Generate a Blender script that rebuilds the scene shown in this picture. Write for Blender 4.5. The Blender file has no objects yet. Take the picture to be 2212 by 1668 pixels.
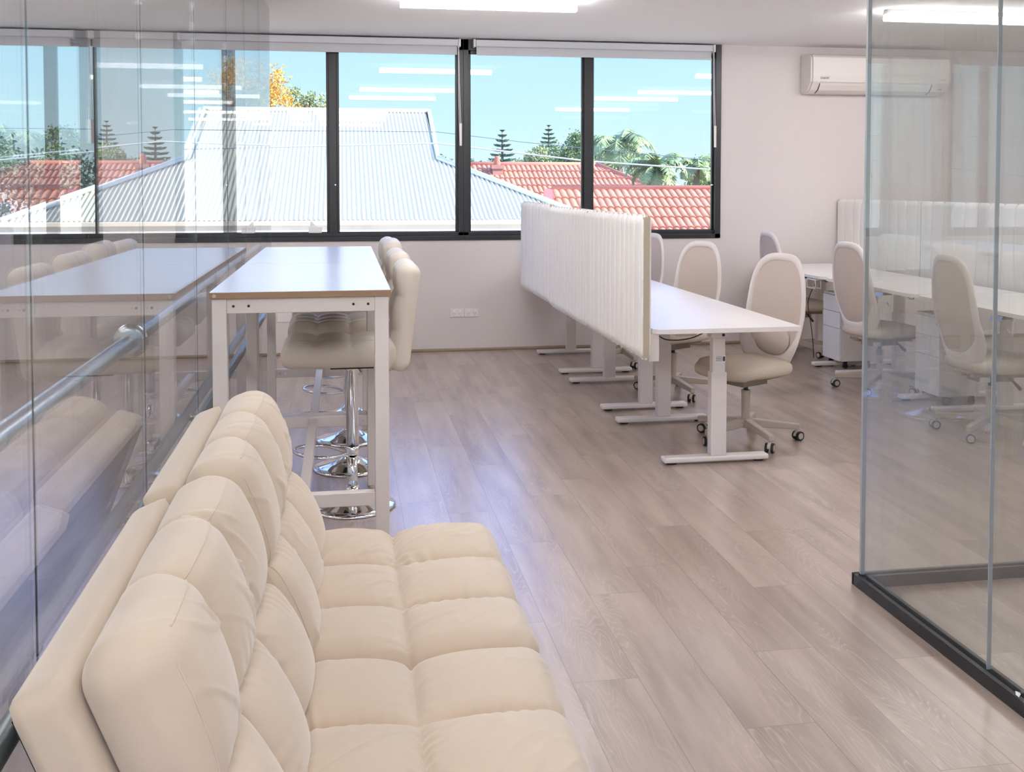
import bpy, math, random
import numpy as np
from mathutils import Vector, Matrix, noise, Euler

random.seed(7)
sc = bpy.context.scene
COL = sc.collection
PI = math.pi

# ------------------------------------------------------------------ camera
cam_d = bpy.data.cameras.new('camera')
cam = bpy.data.objects.new('camera', cam_d)
COL.objects.link(cam)
cam.location = (0, 0, 1.52)
cam.rotation_euler = (math.radians(90 - 2.2), 0, math.radians(-9.4))
cam_d.sensor_fit = 'HORIZONTAL'
cam_d.sensor_width = 36.0
cam_d.lens = 36.0 * 2200 / 2212
cam_d.shift_x = 0.0
cam_d.shift_y = -350.0 / 2212
cam_d.clip_start = 0.02
cam_d.clip_end = 1000
sc.camera = cam

# ------------------------------------------------------------------ view and light
sc.view_settings.view_transform = 'Standard'
sc.view_settings.look = 'None'
sc.view_settings.gamma = 1.0
sc.view_settings.use_curve_mapping = False
sc.view_settings.exposure = 0.6
try:
    cy = sc.cycles
    cy.max_bounces = 12
    cy.diffuse_bounces = 5
    cy.glossy_bounces = 6
    cy.transmission_bounces = 8
    cy.transparent_max_bounces = 40
    cy.sample_clamp_indirect = 6.0
    cy.caustics_reflective = False
    cy.caustics_refractive = False
    cy.use_denoising = True
except Exception:
    pass


def lin(r, g, b):
    def f(c):
        c /= 255.0
        return c / 12.92 if c <= 0.04045 else ((c + 0.055) / 1.055) ** 2.4
    return (f(r), f(g), f(b), 1.0)


LAMP = 29.0          # strength of the ceiling battens
world = bpy.data.worlds.new('sky')
sc.world = world
world.use_nodes = True
wn, wl = world.node_tree.nodes, world.node_tree.links
wn.clear()
w_out = wn.new('ShaderNodeOutputWorld')
w_bg = wn.new('ShaderNodeBackground')
w_tc = wn.new('ShaderNodeTexCoord')
w_sep = wn.new('ShaderNodeSeparateXYZ')
w_ramp = wn.new('ShaderNodeValToRGB')
wl.new(w_tc.outputs['Generated'], w_sep.inputs[0])
wl.new(w_sep.outputs['Z'], w_ramp.inputs[0])
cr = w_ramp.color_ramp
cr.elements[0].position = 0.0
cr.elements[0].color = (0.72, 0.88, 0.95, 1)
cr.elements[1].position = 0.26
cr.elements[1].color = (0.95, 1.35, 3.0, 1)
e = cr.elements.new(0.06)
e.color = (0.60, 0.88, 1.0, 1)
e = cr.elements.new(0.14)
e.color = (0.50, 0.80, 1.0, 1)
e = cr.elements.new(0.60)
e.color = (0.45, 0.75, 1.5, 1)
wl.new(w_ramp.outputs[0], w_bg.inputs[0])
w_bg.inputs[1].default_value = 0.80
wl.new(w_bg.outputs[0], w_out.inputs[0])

sun_d = bpy.data.lights.new('sun', 'SUN')
sun_d.energy = 8.0
sun_d.angle = math.radians(0.6)
sun_d.color = (1.0, 0.94, 0.82)
sun = bpy.data.objects.new('sun', sun_d)
COL.objects.link(sun)
sun.rotation_euler = Vector((-0.85, 0.35, -0.62)).to_track_quat('-Z', 'Y').to_euler()

# ------------------------------------------------------------------ materials
MATS = {}


def mat(name, col, rough=0.5, metal=0.0, spec=0.5, coat=0.0, bump=None, noise_amt=0.0, nscale=8.0, emit=0.0, sheen=0.0, nstretch=(1, 1, 1)):
    if name in MATS:
        return MATS[name]
    m = bpy.data.materials.new(name)
    m.use_nodes = True
    nt = m.node_tree
    b = nt.nodes['Principled BSDF']
    b.inputs['Roughness'].default_value = rough
    b.inputs['Metallic'].default_value = metal
    b.inputs['Specular IOR Level'].default_value = spec
    b.inputs['Coat Weight'].default_value = coat
    b.inputs['Coat Roughness'].default_value = 0.08
    if sheen:
        b.inputs['Sheen Weight'].default_value = sheen
        b.inputs['Sheen Roughness'].default_value = 0.5
    tc = nt.nodes.new('ShaderNodeTexCoord')
    nz = nt.nodes.new('ShaderNodeTexNoise')
    nz.inputs['Scale'].default_value = nscale
    nz.inputs['Detail'].default_value = 5
    mp = nt.nodes.new('ShaderNodeMapping')
    mp.inputs['Scale'].default_value = nstretch
    nt.links.new(tc.outputs['Object'], mp.inputs[0])
    nt.links.new(mp.outputs[0], nz.inputs['Vector'])
    mx = nt.nodes.new('ShaderNodeMix')
    mx.data_type = 'RGBA'
    a = max(noise_amt, 0.01)
    mx.inputs[6].default_value = tuple(c * (1 - a) for c in col[:3]) + (1,)
    mx.inputs[7].default_value = tuple(min(1, c * (1 + a)) for c in col[:3]) + (1,)
    nt.links.new(nz.outputs['Fac'], mx.inputs[0])
    nt.links.new(mx.outputs[2], b.inputs['Base Color'])
    if emit:
        b.inputs['Emission Color'].default_value = col
        b.inputs['Emission Strength'].default_value = emit
    if bump:
        sc_, st_ = bump
        n2 = nt.nodes.new('ShaderNodeTexNoise')
        n2.inputs['Scale'].default_value = sc_
        n2.inputs['Detail'].default_value = 6
        nt.links.new(tc.outputs['Object'], n2.inputs['Vector'])
        bp = nt.nodes.new('ShaderNodeBump')
        bp.inputs['Strength'].default_value = st_
        bp.inputs['Distance'].default_value = 0.002
        nt.links.new(n2.outputs['Fac'], bp.inputs['Height'])
        nt.links.new(bp.outputs[0], b.inputs['Normal'])
    MATS[name] = m
    return m


def glass_mat(name, tint, haze, streak, n_=1.52):
    m = bpy.data.materials.new(name)
    m.use_nodes = True
    nt = m.node_tree
    N, L = nt.nodes, nt.links
    N.clear()
    out = N.new('ShaderNodeOutputMaterial')
    tr = N.new('ShaderNodeBsdfTransparent')
    tr.inputs[0].default_value = tint
    gl = N.new('ShaderNodeBsdfGlossy')
    gl.inputs['Roughness'].default_value = 0.0
    geo = N.new('ShaderNodeNewGeometry')
    ior = N.new('ShaderNodeMapRange')
    ior.inputs['To Min'].default_value = n_
    ior.inputs['To Max'].default_value = 1 / n_
    L.new(geo.outputs['Backfacing'], ior.inputs['Value'])
    fr = N.new('ShaderNodeFresnel')
    L.new(ior.outputs[0], fr.inputs['IOR'])
    mix = N.new('ShaderNodeMixShader')
    L.new(fr.outputs[0], mix.inputs[0])
    L.new(tr.outputs[0], mix.inputs[1])
    L.new(gl.outputs[0], mix.inputs[2])
    last = mix
    if haze > 0 or streak > 0:
        tc = N.new('ShaderNodeTexCoord')
        mp = N.new('ShaderNodeMapping')
        mp.inputs['Scale'].default_value = (9, 9, 0.9)
        L.new(tc.outputs['Object'], mp.inputs[0])
        nz = N.new('ShaderNodeTexNoise')
        nz.inputs['Scale'].default_value = 2.2
        nz.inputs['Detail'].default_value = 8
        nz.inputs['Roughness'].default_value = 0.7
        nz.inputs['Distortion'].default_value = 0.6
        L.new(mp.outputs[0], nz.inputs['Vector'])
        rp = N.new('ShaderNodeMapRange')
        rp.inputs['From Min'].default_value = 0.55
        rp.inputs['From Max'].default_value = 0.76
        rp.inputs['To Min'].default_value = haze
        rp.inputs['To Max'].default_value = haze + streak
        L.new(nz.outputs['Fac'], rp.inputs['Value'])
        df = N.new('ShaderNodeBsdfDiffuse')
        df.inputs[0].default_value = (0.85, 0.87, 0.88, 1)
        tl = N.new('ShaderNodeBsdfTranslucent')
        tl.inputs[0].default_value = (0.85, 0.87, 0.88, 1)
        mdt = N.new('ShaderNodeMixShader')
        mdt.inputs[0].default_value = 0.5
        L.new(df.outputs[0], mdt.inputs[1])
        L.new(tl.outputs[0], mdt.inputs[2])
        m2 = N.new('ShaderNodeMixShader')
        L.new(rp.outputs[0], m2.inputs[0])
        L.new(mix.outputs[0], m2.inputs[1])
        L.new(mdt.outputs[0], m2.inputs[2])
        last = m2
    L.new(last.outputs[0], out.inputs[0])
    MATS[name] = m
    return m


def floor_mat():
    m = bpy.data.materials.new('floor_vinyl_oak')
    m.use_nodes = True
    nt = m.node_tree
    N, L = nt.nodes, nt.links
    b = N['Principled BSDF']
    tc = N.new('ShaderNodeTexCoord')
    sp = N.new('ShaderNodeSeparateXYZ')
    L.new(tc.outputs['Object'], sp.inputs[0])

    def M(op, a, bb=None, c=None):
        n = N.new('ShaderNodeMath')
        n.operation = op
        for i, v in enumerate((a, bb, c)):
            if v is None:
                continue
            if isinstance(v, (int, float)):
                n.inputs[i].default_value = v
            else:
                L.new(v, n.inputs[i])
        return n.outputs[0]
    W, LEN = 0.21, 1.22
    xs = M('DIVIDE', M('SUBTRACT', sp.outputs['X'], 0.05), W)
    colm = M('FLOOR', xs)
    fx = M('SUBTRACT', xs, colm)
    wn1 = N.new('ShaderNodeTexWhiteNoise')
    wn1.noise_dimensions = '1D'
    L.new(colm, wn1.inputs['W'])
    ys = M('ADD', M('DIVIDE', sp.outputs['Y'], LEN), M('MULTIPLY', wn1.outputs['Value'], 7.0))
    row = M('FLOOR', ys)
    fy = M('SUBTRACT', ys, row)
    pid = M('ADD', M('MULTIPLY', colm, 17.31), M('MULTIPLY', row, 5.77))
    wn2 = N.new('ShaderNodeTexWhiteNoise')
    wn2.noise_dimensions = '1D'
    L.new(pid, wn2.inputs['W'])
    rnd = wn2.outputs['Value']
    # long soft tone streaks
    cv = N.new('ShaderNodeCombineXYZ')
    L.new(M('MULTIPLY', sp.outputs['X'], 7.0), cv.inputs[0])
    L.new(M('MULTIPLY', sp.outputs['Y'], 0.9), cv.inputs[1])
    L.new(M('MULTIPLY', rnd, 40.0), cv.inputs[2])
    n1 = N.new('ShaderNodeTexNoise')
    n1.inputs['Scale'].default_value = 1.6
    n1.inputs['Detail'].default_value = 3
    L.new(cv.outputs[0], n1.inputs['Vector'])
    # cathedral grain: contour lines of a stretched noise
    cv2 = N.new('ShaderNodeCombineXYZ')
    L.new(M('MULTIPLY', sp.outputs['X'], 6.0), cv2.inputs[0])
    L.new(M('MULTIPLY', sp.outputs['Y'], 0.75), cv2.inputs[1])
    L.new(M('MULTIPLY', rnd, 91.0), cv2.inputs[2])
    n2 = N.new('ShaderNodeTexNoise')
    n2.inputs['Scale'].default_value = 1.0
    n2.inputs['Detail'].default_value = 3.5
    n2.inputs['Roughness'].default_value = 0.45
    L.new(cv2.outputs[0], n2.inputs['Vector'])
    ring = M('ABSOLUTE', M('SINE', M('MULTIPLY', n2.outputs['Fac'], 120.0)))
    ring = M('POWER', M('SUBTRACT', 1.0, ring), 3.0)
    # fine fibres
    cv3 = N.new('ShaderNodeCombineXYZ')
    L.new(M('MULTIPLY', sp.outputs['X'], 220.0), cv3.inputs[0])
    L.new(M('MULTIPLY', sp.outputs['Y'], 9.0), cv3.inputs[1])
    L.new(rnd, cv3.inputs[2])
    n3 = N.new('ShaderNodeTexNoise')
    n3.inputs['Scale'].default_value = 1.0
    n3.inputs['Detail'].default_value = 3
    L.new(cv3.outputs[0], n3.inputs['Vector'])
    mask = N.new('ShaderNodeTexNoise')
    mask.inputs['Scale'].default_value = 2.2
    mk = N.new('ShaderNodeCombineXYZ')
    L.new(M('MULTIPLY', sp.outputs['X'], 3.0), mk.inputs[0])
    L.new(M('MULTIPLY', sp.outputs['Y'], 0.6), mk.inputs[1])
    L.new(M('MULTIPLY', rnd, 13.0), mk.inputs[2])
    L.new(mk.outputs[0], mask.inputs['Vector'])
    mr = N.new('ShaderNodeMapRange')
    mr.inputs['From Min'].default_value = 0.40
    mr.inputs['From Max'].default_value = 0.56
    L.new(mask.outputs['Fac'], mr.inputs['Value'])
    ringm = M('MULTIPLY', ring, mr.outputs[0])
    ramp = N.new('ShaderNodeValToRGB')
    ramp.color_ramp.elements[0].position = 0.30
    ramp.color_ramp.elements[0].color = FLO
    ramp.color_ramp.elements[1].position = 0.72
    ramp.color_ramp.elements[1].color = FHI
    L.new(M('ADD', M('MULTIPLY', n1.outputs['Fac'], 0.85), M('MULTIPLY', rnd, 0.14)), ramp.inputs[0])
    mx = N.new('ShaderNodeMix')
    mx.data_type = 'RGBA'
    L.new(M('MULTIPLY', ringm, 0.40), mx.inputs[0])
    L.new(ramp.outputs[0], mx.inputs[6])
    mx.inputs[7].default_value = FRI
    mx2 = N.new('ShaderNodeMix')
    mx2.data_type = 'RGBA'
    mx2.blend_type = 'MULTIPLY'
    mx2.inputs[0].default_value = 0.16
    L.new(mx.outputs[2], mx2.inputs[6])
    L.new(n3.outputs['Fac'], mx2.inputs[7])
    # joints
    ex = M('MINIMUM', fx, M('SUBTRACT', 1.0, fx))
    ey = M('MINIMUM', fy, M('SUBTRACT', 1.0, fy))
    jx = M('LESS_THAN', ex, 0.007)
    jy = M('LESS_THAN', ey, 0.0011)
    j = M('MAXIMUM', jx, jy)
    mx3 = N.new('ShaderNodeMix')
    mx3.data_type = 'RGBA'
    L.new(M('MULTIPLY', j, 0.55), mx3.inputs[0])
    L.new(mx2.outputs[2], mx3.inputs[6])
    mx3.inputs[7].default_value = FJO
    L.new(mx3.outputs[2], b.inputs['Base Color'])
    b.inputs['Roughness'].default_value = 0.30
    b.inputs['Specular IOR Level'].default_value = 0.9
    b.inputs['Coat Weight'].default_value = 0.6
    b.inputs['Coat Roughness'].default_value = 0.22
    bp = N.new('ShaderNodeBump')
    bp.inputs['Strength'].default_value = 0.25
    bp.inputs['Distance'].default_value = 0.001
    L.new(M('SUBTRACT', n3.outputs['Fac'], M('MULTIPLY', j, 2.0)), bp.inputs['Height'])
    L.new(bp.outputs[0], b.inputs['Normal'])
    MATS['floor'] = m
    return m


FLO = lin(150, 131, 119)
FHI = lin(194, 176, 162)
FRI = lin(212, 198, 186)
FJO = lin(112, 98, 92)

M_floor = floor_mat()
M_wall = mat('wall_paint', lin(219, 212, 211), 0.85, bump=(220, 0.10))
M_ceil = mat('ceiling_paint', lin(247, 246, 248), 0.9)
M_blackal = mat('black_aluminium', lin(30, 31, 34), 0.38, 0.0, 0.5)
M_blind = mat('blind_fabric', lin(205, 206, 210), 0.8, bump=(600, 0.2))
M_blindhd = mat('blind_housing', lin(214, 215, 220), 0.5)
M_whitepl = mat('white_plastic', lin(232, 228, 226), 0.35)
M_whitemt = mat('white_powdercoat', lin(228, 222, 220), 0.38)
M_greymt = mat('warm_white_steel', lin(230, 223, 219), 0.4)
M_lam = mat('white_laminate', lin(206, 216, 236), 0.24, spec=1.0, bump=(60, 0.03))  # blue of the sky's sheen put into the base colour
M_brownedge = mat('brown_edge_band', lin(150, 122, 94), 0.5, noise_amt=0.16, nscale=6, nstretch=(2, 2, 60))
M_desk = mat('desk_laminate', lin(238, 234, 232), 0.32)
M_felt = mat('beige_felt', lin(246, 243, 239), 0.95, bump=(900, 0.5), noise_amt=0.05, nscale=120, sheen=0.2)
M_feltedge = mat('felt_edge', lin(186, 176, 158), 0.95, bump=(900, 0.5), noise_amt=0.08, nscale=90)
M_velvet = mat('cream_velvet', lin(203, 187, 166), 0.85, sheen=0.45, bump=(350, 0.12), noise_amt=0.03, nscale=14)
M_blackfab = mat('black_underlining', lin(26, 27, 30), 0.8)
M_leather = mat('cream_leatherette', lin(216, 208, 195), 0.42, bump=(260, 0.10))
M_chrome = mat('chrome', (0.82, 0.83, 0.85, 1), 0.05, 1.0)
M_steel = mat('galvanised_steel', lin(214, 222, 228), 0.26, 1.0, noise_amt=0.18, nscale=10)
M_darksteel = mat('painted_grey_rail', lin(128, 134, 134), 0.35, 0.6)
M_chairfr = mat('chair_fabric_rim', lin(226, 218, 214), 0.9, bump=(700, 0.4), sheen=0.2)
M_chairmesh = mat('chair_mesh_tan', lin(204, 190, 180), 0.9, bump=(900, 0.6), noise_amt=0.04, nscale=200)
M_chairmeshw = mat('chair_mesh_pale', lin(206, 196, 188), 0.9, bump=(900, 0.6))
M_seatbeige = mat('chair_seat_beige', lin(200, 188, 172), 0.75, bump=(500, 0.3))
M_beigepl = mat('beige_plastic', lin(186, 176, 162), 0.45)
M_darkbeige = mat('grey_beige_plastic', lin(150, 140, 124), 0.5)
M_black = mat('black_plastic', lin(22, 22, 24), 0.4)
M_rub = mat('black_rubber', lin(30, 30, 32), 0.6)
M_ped = mat('pedestal_white', lin(232, 232, 236), 0.4)
M_pedside = mat('pedestal_side', lin(224, 220, 218), 0.45)
M_skirt = mat('timber_quad', lin(158, 138, 118), 0.6, noise_amt=0.12, nscale=12)
M_light = mat('batten_diffuser', (1.0, 0.975, 0.975, 1), 0.4, emit=LAMP)
M_ac = mat('air_con_white', lin(228, 222, 218), 0.4)
M_paper = mat('paper_white', lin(245, 245, 245), 0.8)
M_ink = mat('ink_grey', lin(90, 90, 92), 0.8)
M_blue = mat('blue_reflection', lin(140, 176, 226), 0.12, spec=0.8)
M_winglass = glass_mat('window_glass', (0.97, 0.985, 0.985, 1), 0.0, 0.0)
M_pglass = glass_mat('partition_glass', (0.955, 0.97, 0.975, 1), 0.012, 0.10, 1.9)
M_pglassr = glass_mat('partition_glass_grey', (0.94, 0.95, 0.94, 1), 0.030, 0.10, 1.75)
M_gedge = mat('glass_edge', lin(158, 166, 168), 0.15, spec=0.8)


# ------------------------------------------------------------------ geometry helpers
class MB:
    def __init__(s):
        s.v, s.f, s.sm, s.mi = [], [], [], []
        s.cur = 0

    def add(s, vs, fs, smooth=False):
        o = len(s.v)
        s.v += [tuple(p) for p in vs]
        for f in fs:
            s.f.append(tuple(i + o for i in f))
            s.sm.append(smooth)
            s.mi.append(s.cur)
        return s

    def box(s, x0, x1, y0, y1, z0, z1, M=None):
        vs = [Vector((x, y, z)) for x in (x0, x1) for y in (y0, y1) for z in (z0, z1)]
        if M is not None:
            vs = [M @ v for v in vs]
        fs = [(0, 1, 3, 2), (4, 6, 7, 5), (0, 4, 5, 1), (2, 3, 7, 6), (0, 2, 6, 4), (1, 5, 7, 3)]
        return s.add(vs, fs)

    def cyl(s, p0, p1, r0, r1=None, n=20, cap=True):
        r1 = r0 if r1 is None else r1
        p0, p1 = Vector(p0), Vector(p1)
        d = (p1 - p0).normalized()
        a = d.orthogonal().normalized()
        b = d.cross(a)
        ring = lambda p, r: [p + (a * math.cos(2 * PI * i / n) + b * math.sin(2 * PI * i / n)) * r for i in range(n)]
        A, B = ring(p0, r0), ring(p1, r1)
        s.add(A + B, [(i, (i + 1) % n, n + (i + 1) % n, n + i) for i in range(n)], True)
        if cap:
            s.add(A, [tuple(reversed(range(n)))])
            s.add(B, [tuple(range(n))])
        return s

    def lathe(s, prof, c=(0, 0, 0), n=32, M=None):
        vs, fs = [], []
        c = Vector(c)
        for r, z in prof:
            for i in range(n):
                a = 2 * PI * i / n
                v = Vector((r * math.cos(a), r * math.sin(a), z))
                vs.append((M @ v if M is not None else v) + c)
        for k in range(len(prof) - 1):
            for i in range(n):
                j = (i + 1) % n
                fs.append((k * n + i, k * n + j, (k + 1) * n + j, (k + 1) * n + i))
        return s.add(vs, fs, True)

    def tube(s, pts, r, n=10, closed=False, cap=True):
        pts = [Vector(p) for p in pts]
        m = len(pts)
        rs = r if isinstance(r, (list, tuple)) else [r] * m
        vs = []
        up = None
        for k, p in enumerate(pts):
            if closed:
                t = pts[(k + 1) % m] - pts[k - 1]
            else:
                t = pts[min(k + 1, m - 1)] - pts[max(k - 1, 0)]
            t.normalize()
            if up is None:
                up = t.orthogonal().normalized()
            up = (up - t * up.dot(t)).normalized()
            b = t.cross(up)
            for i in range(n):
                a = 2 * PI * i / n
                vs.append(p + (up * math.cos(a) + b * math.sin(a)) * rs[k])
        fs = []
        for k in range(m if closed else m - 1):
            k2 = (k + 1) % m
            for i in range(n):
                j = (i + 1) % n
                fs.append((k * n + i, k * n + j, k2 * n + j, k2 * n + i))
        if cap and not closed:
            fs.append(tuple(reversed(range(n))))
            fs.append(tuple(range((m - 1) * n, m * n)))
        return s.add(vs, fs, True)

    def prism(s, poly, z0, z1, smooth_side=False):
        n = len(poly)
        A = [Vector((p[0], p[1], z0)) for p in poly]
        B = [Vector((p[0], p[1], z1)) for p in poly]
        s.add(A, [tuple(reversed(range(n)))])
        s.add(B, [tuple(range(n))])
        s.add(A + B, [(i, (i + 1) % n, n + (i + 1) % n, n + i) for i in range(n)], smooth_side)
        return s

    def build(s, name, m, parent=None, bevel=0.0, seg=2, loc=None):
        me = bpy.data.meshes.new(name)
        me.from_pydata([tuple(v) for v in s.v], [], s.f)
        me.polygons.foreach_set('use_smooth', s.sm)
        ms = m if isinstance(m, (list, tuple)) else [m]
        for x in ms:
            me.materials.append(x)
        if len(ms) > 1:
            me.polygons.foreach_set('material_index', s.mi)
        me.update()
        o = bpy.data.objects.new(name, me)
        COL.objects.link(o)
        if parent is not None:
            o.parent = parent
        if loc is not None:
            o.location = loc
        if bevel:
            md = o.modifiers.new('edge', 'BEVEL')
            md.width = bevel
            md.segments = seg
            md.limit_method = 'ANGLE'
            md.angle_limit = math.radians(50)
        return o


def empty(name, loc=(0, 0, 0), rz=0.0):
    o = bpy.data.objects.new(name, None)
    COL.objects.link(o)
    o.empty_display_size = 0.1
    o.location = loc
    o.rotation_euler = (0, 0, rz)
    return o


def tag(o, label=None, cat=None, group=None, kind=None):
    if label:
        o['label'] = label
    if cat:
        o['category'] = cat
    if group:
        o['group'] = group
    if kind:
        o['kind'] = kind
    return o


def structure(o, label=None):
    o['kind'] = 'structure'
    if label:
        o['label'] = label
    return o


def copy_tree(o, parent=None):
    c = o.copy()
    COL.objects.link(c)
    if parent is not None:
        c.parent = parent
    for ch in list(o.children):
        copy_tree(ch, c)
    return c


def rrect(x0, x1, y0, y1, r, n=6):
    rs = r if isinstance(r, (list, tuple)) else [r] * 4
    pts = []
    for (cx, cy_, a0, rr) in ((x1, y1, 0, rs[0]), (x0, y1, 90, rs[1]), (x0, y0, 180, rs[2]), (x1, y0, 270, rs[3])):
        sx = -1 if cx == x1 else 1
        sy = -1 if cy_ == y1 else 1
        for k in range(n + 1):
            a = math.radians(a0 + 90 * k / n)
            pts.append((cx + sx * rr + rr * math.cos(a), cy_ + sy * rr + rr * math.sin(a)))
    return pts


def cube_grid(lx, ly, lz, r, step):
    """surface points and quads of a box lx*ly*lz with all edges rounded by r"""
    nx, ny, nz = (max(4, int(round(d / step))) for d in (lx, ly, lz))
    idx, vs, fs = {}, [], []

    def vid(i, j, k):
        key = (i, j, k)
        if key not in idx:
            idx[key] = len(vs)
            p = Vector(((i / nx - .5) * lx, (j / ny - .5) * ly, (k / nz - .5) * lz))
            q = Vector((max(-lx / 2 + r, min(lx / 2 - r, p.x)), max(-ly / 2 + r, min(ly / 2 - r, p.y)), max(-lz / 2 + r, min(lz / 2 - r, p.z))))
            d = p - q
            nrm = d.normalized() if d.length > 1e-9 else Vector((0, 0, 1))
            if d.length > 1e-9:
                p = q + nrm * r
            vs.append((p, nrm))
        return idx[key]
    for a in range(nx):
        for b in range(ny):
            fs.append((vid(a, b, 0), vid(a, b + 1, 0), vid(a + 1, b + 1, 0), vid(a + 1, b, 0)))
            fs.append((vid(a, b, nz), vid(a + 1, b, nz), vid(a + 1, b + 1, nz), vid(a, b + 1, nz)))
    for a in range(nx):
        for c in range(nz):
            fs.append((vid(a, 0, c), vid(a + 1, 0, c), vid(a + 1, 0, c + 1), vid(a, 0, c + 1)))
            fs.append((vid(a, ny, c), vid(a, ny, c + 1), vid(a + 1, ny, c + 1), vid(a + 1, ny, c)))
    for b in range(ny):
        for c in range(nz):
            fs.append((vid(0, b, c), vid(0, b, c + 1), vid(0, b + 1, c + 1), vid(0, b + 1, c)))
            fs.append((vid(nx, b, c), vid(nx, b + 1, c), vid(nx, b + 1, c + 1), vid(nx, b, c + 1)))
    return vs, fs


def tufted(lx, ly, lz, r, xs, ys, amp, step, sidef=0.35, fold=0.004, seed=0, sharp=0.42, endf=None):
    """padded cushion, upper face +z, seams at the given x and y positions; returns verts, faces"""
    vs, fs = cube_grid(lx, ly, lz, r, step)
    xe = [-lx / 2] + list(xs) + [lx / 2]
    ye = [-ly / 2] + list(ys) + [ly / 2]

    def cell(t, e):
        for k in range(len(e) - 1):
            if t <= e[k + 1] or k == len(e) - 2:
                u = (t - e[k]) / (e[k + 1] - e[k])
                u = max(0, min(1, u))
                outer0, outer1 = (k == 0), (k == len(e) - 2)
                return u, outer0, outer1, e[k + 1] - e[k]
    out = []
    for p, nrm in vs:
        u, u0, u1, wu = cell(p.x, xe)
        v, v0, v1, wv = cell(p.y, ye)
        # distance to the nearest inner seam, in metres
        du = min(u * wu if not u0 else 9, (1 - u) * wu if not u1 else 9)
        dv = min(v * wv if not v0 else 9, (1 - v) * wv if not v1 else 9)
        fu = .55 * (1 - math.exp(-(du / .055) ** 1.1)) + .45 * (1 - math.exp(-(du / .010) ** 1.1))
        fv = .55 * (1 - math.exp(-(dv / .055) ** 1.1)) + .45 * (1 - math.exp(-(dv / .010) ** 1.1))
        upper = max(0.0, min(1.0, (p.z / lz + 0.5) * 1.6))
        side = 1 - abs(nrm.z)
        h = amp * (fu * fv) ** 0.8 - amp
        crown = amp * 0.65 * (math.sin(PI * u) ** .8 * math.sin(PI * v) ** .8 if 0 < u < 1 and 0 < v < 1 else 0)
        q = p + nrm * (h * upper * (sidef + (1 - sidef) * abs(nrm.z)))
        if nrm.z > 0:
            q += Vector((0, 0, 1)) * crown * nrm.z
            # gathers running away from seams
            g = math.exp(-du / 0.035) * math.sin(p.y * 170 + 6 * noise.noise(Vector((p.x * 6, p.y * 6, seed)))) \
                + math.exp(-dv / 0.035) * math.sin(p.x * 170 + 6 * noise.noise(Vector((p.x * 6, p.y * 6, seed + 5))))
            nmask = max(0, noise.noise(Vector((p.x * 9, p.y * 9, seed + 9))) + 0.15)
            q += nrm * (g * fold * 0.45 * nmask * 2)
            # sparse soft creases running out of the corners
            w = noise.noise(Vector(((p.x + p.y) * 3.5, (p.x - p.y) * 13.0, seed + 2.5)))
            w2 = noise.noise(Vector((p.x * 4.0, p.y * 4.0, seed + 31)))
            q += nrm * (fold * 1.6 * max(0, 1 - abs(w) * 9) * max(0, w2 + .15))
        if side > 0.5:
            q += nrm * (fold * 0.5 * noise.noise(Vector((p.x * 9, p.y * 9, p.z * 9 + seed))))
        out.append(q)
    return out, fs


def piping(data_src, data, parent, m, M, ends=(-1, 1), crest=True, r=.0022):
    """thin seam cord where the padded face meets the side panels"""
    src, pts = data_src, data[0]
    lines = []
    for ax, sgs in ((1, ends), (0, (-1,) if crest else ())):
        for sg in sgs:
            rows = {}
            for (p, nrm), q in zip(src, pts):
                if abs(nrm[1 - ax]) < 1e-4 and nrm.z > .1 and nrm[ax] * sg > .1:
                    rows.setdefault(round(nrm[ax], 3), []).append((p[1 - ax], q))
            if rows:
                k_ = min(rows, key=lambda v: abs(abs(v) - .6))
                lines.append([q for _, q in sorted(rows[k_], key=lambda t: t[0])])
    for ln in lines:
        MB().tube([M @ q for q in ln], r, 6).build('piping', m, parent)


def smooth_path(pts, n=6):
    pts = [Vector(p) for p in pts]
    out = []
    for i in range(len(pts) - 1):
        p0, p1, p2, p3 = pts[max(i - 1, 0)], pts[i], pts[i + 1], pts[min(i + 2, len(pts) - 1)]
        for k in range(n):
            t = k / n
            out.append(.5 * ((2 * p1) + (p2 - p0) * t + (2 * p0 - 5 * p1 + 4 * p2 - p3) * t * t + (3 * p1 - p0 - 3 * p2 + p3) * t ** 3))
    return out + [pts[-1]]


def pad(name, data, m, parent, M=None):
    vs, fs = data
    mb = MB()
    mb.add([(M @ v if M is not None else v) for v in vs], fs, True)
    return mb.build(name, m, parent)


def text_mesh(name, txt, size, m, parent, mtx, ext=0.0004):
    cu = bpy.data.curves.new(name, 'FONT')
    cu.body = txt
    cu.size = size
    cu.extrude = ext
    cu.align_x = 'CENTER'
    cu.align_y = 'CENTER'
    tmp = bpy.data.objects.new(name + '_src', cu)
    COL.objects.link(tmp)
    dg = bpy.context.evaluated_depsgraph_get()
    me = bpy.data.meshes.new_from_object(tmp.evaluated_get(dg))
    bpy.data.objects.remove(tmp)
    o = bpy.data.objects.new(name, me)
    me.materials.clear()
    me.materials.append(m)
    COL.objects.link(o)
    o.parent = parent
    o.matrix_local = mtx
    return o


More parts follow.
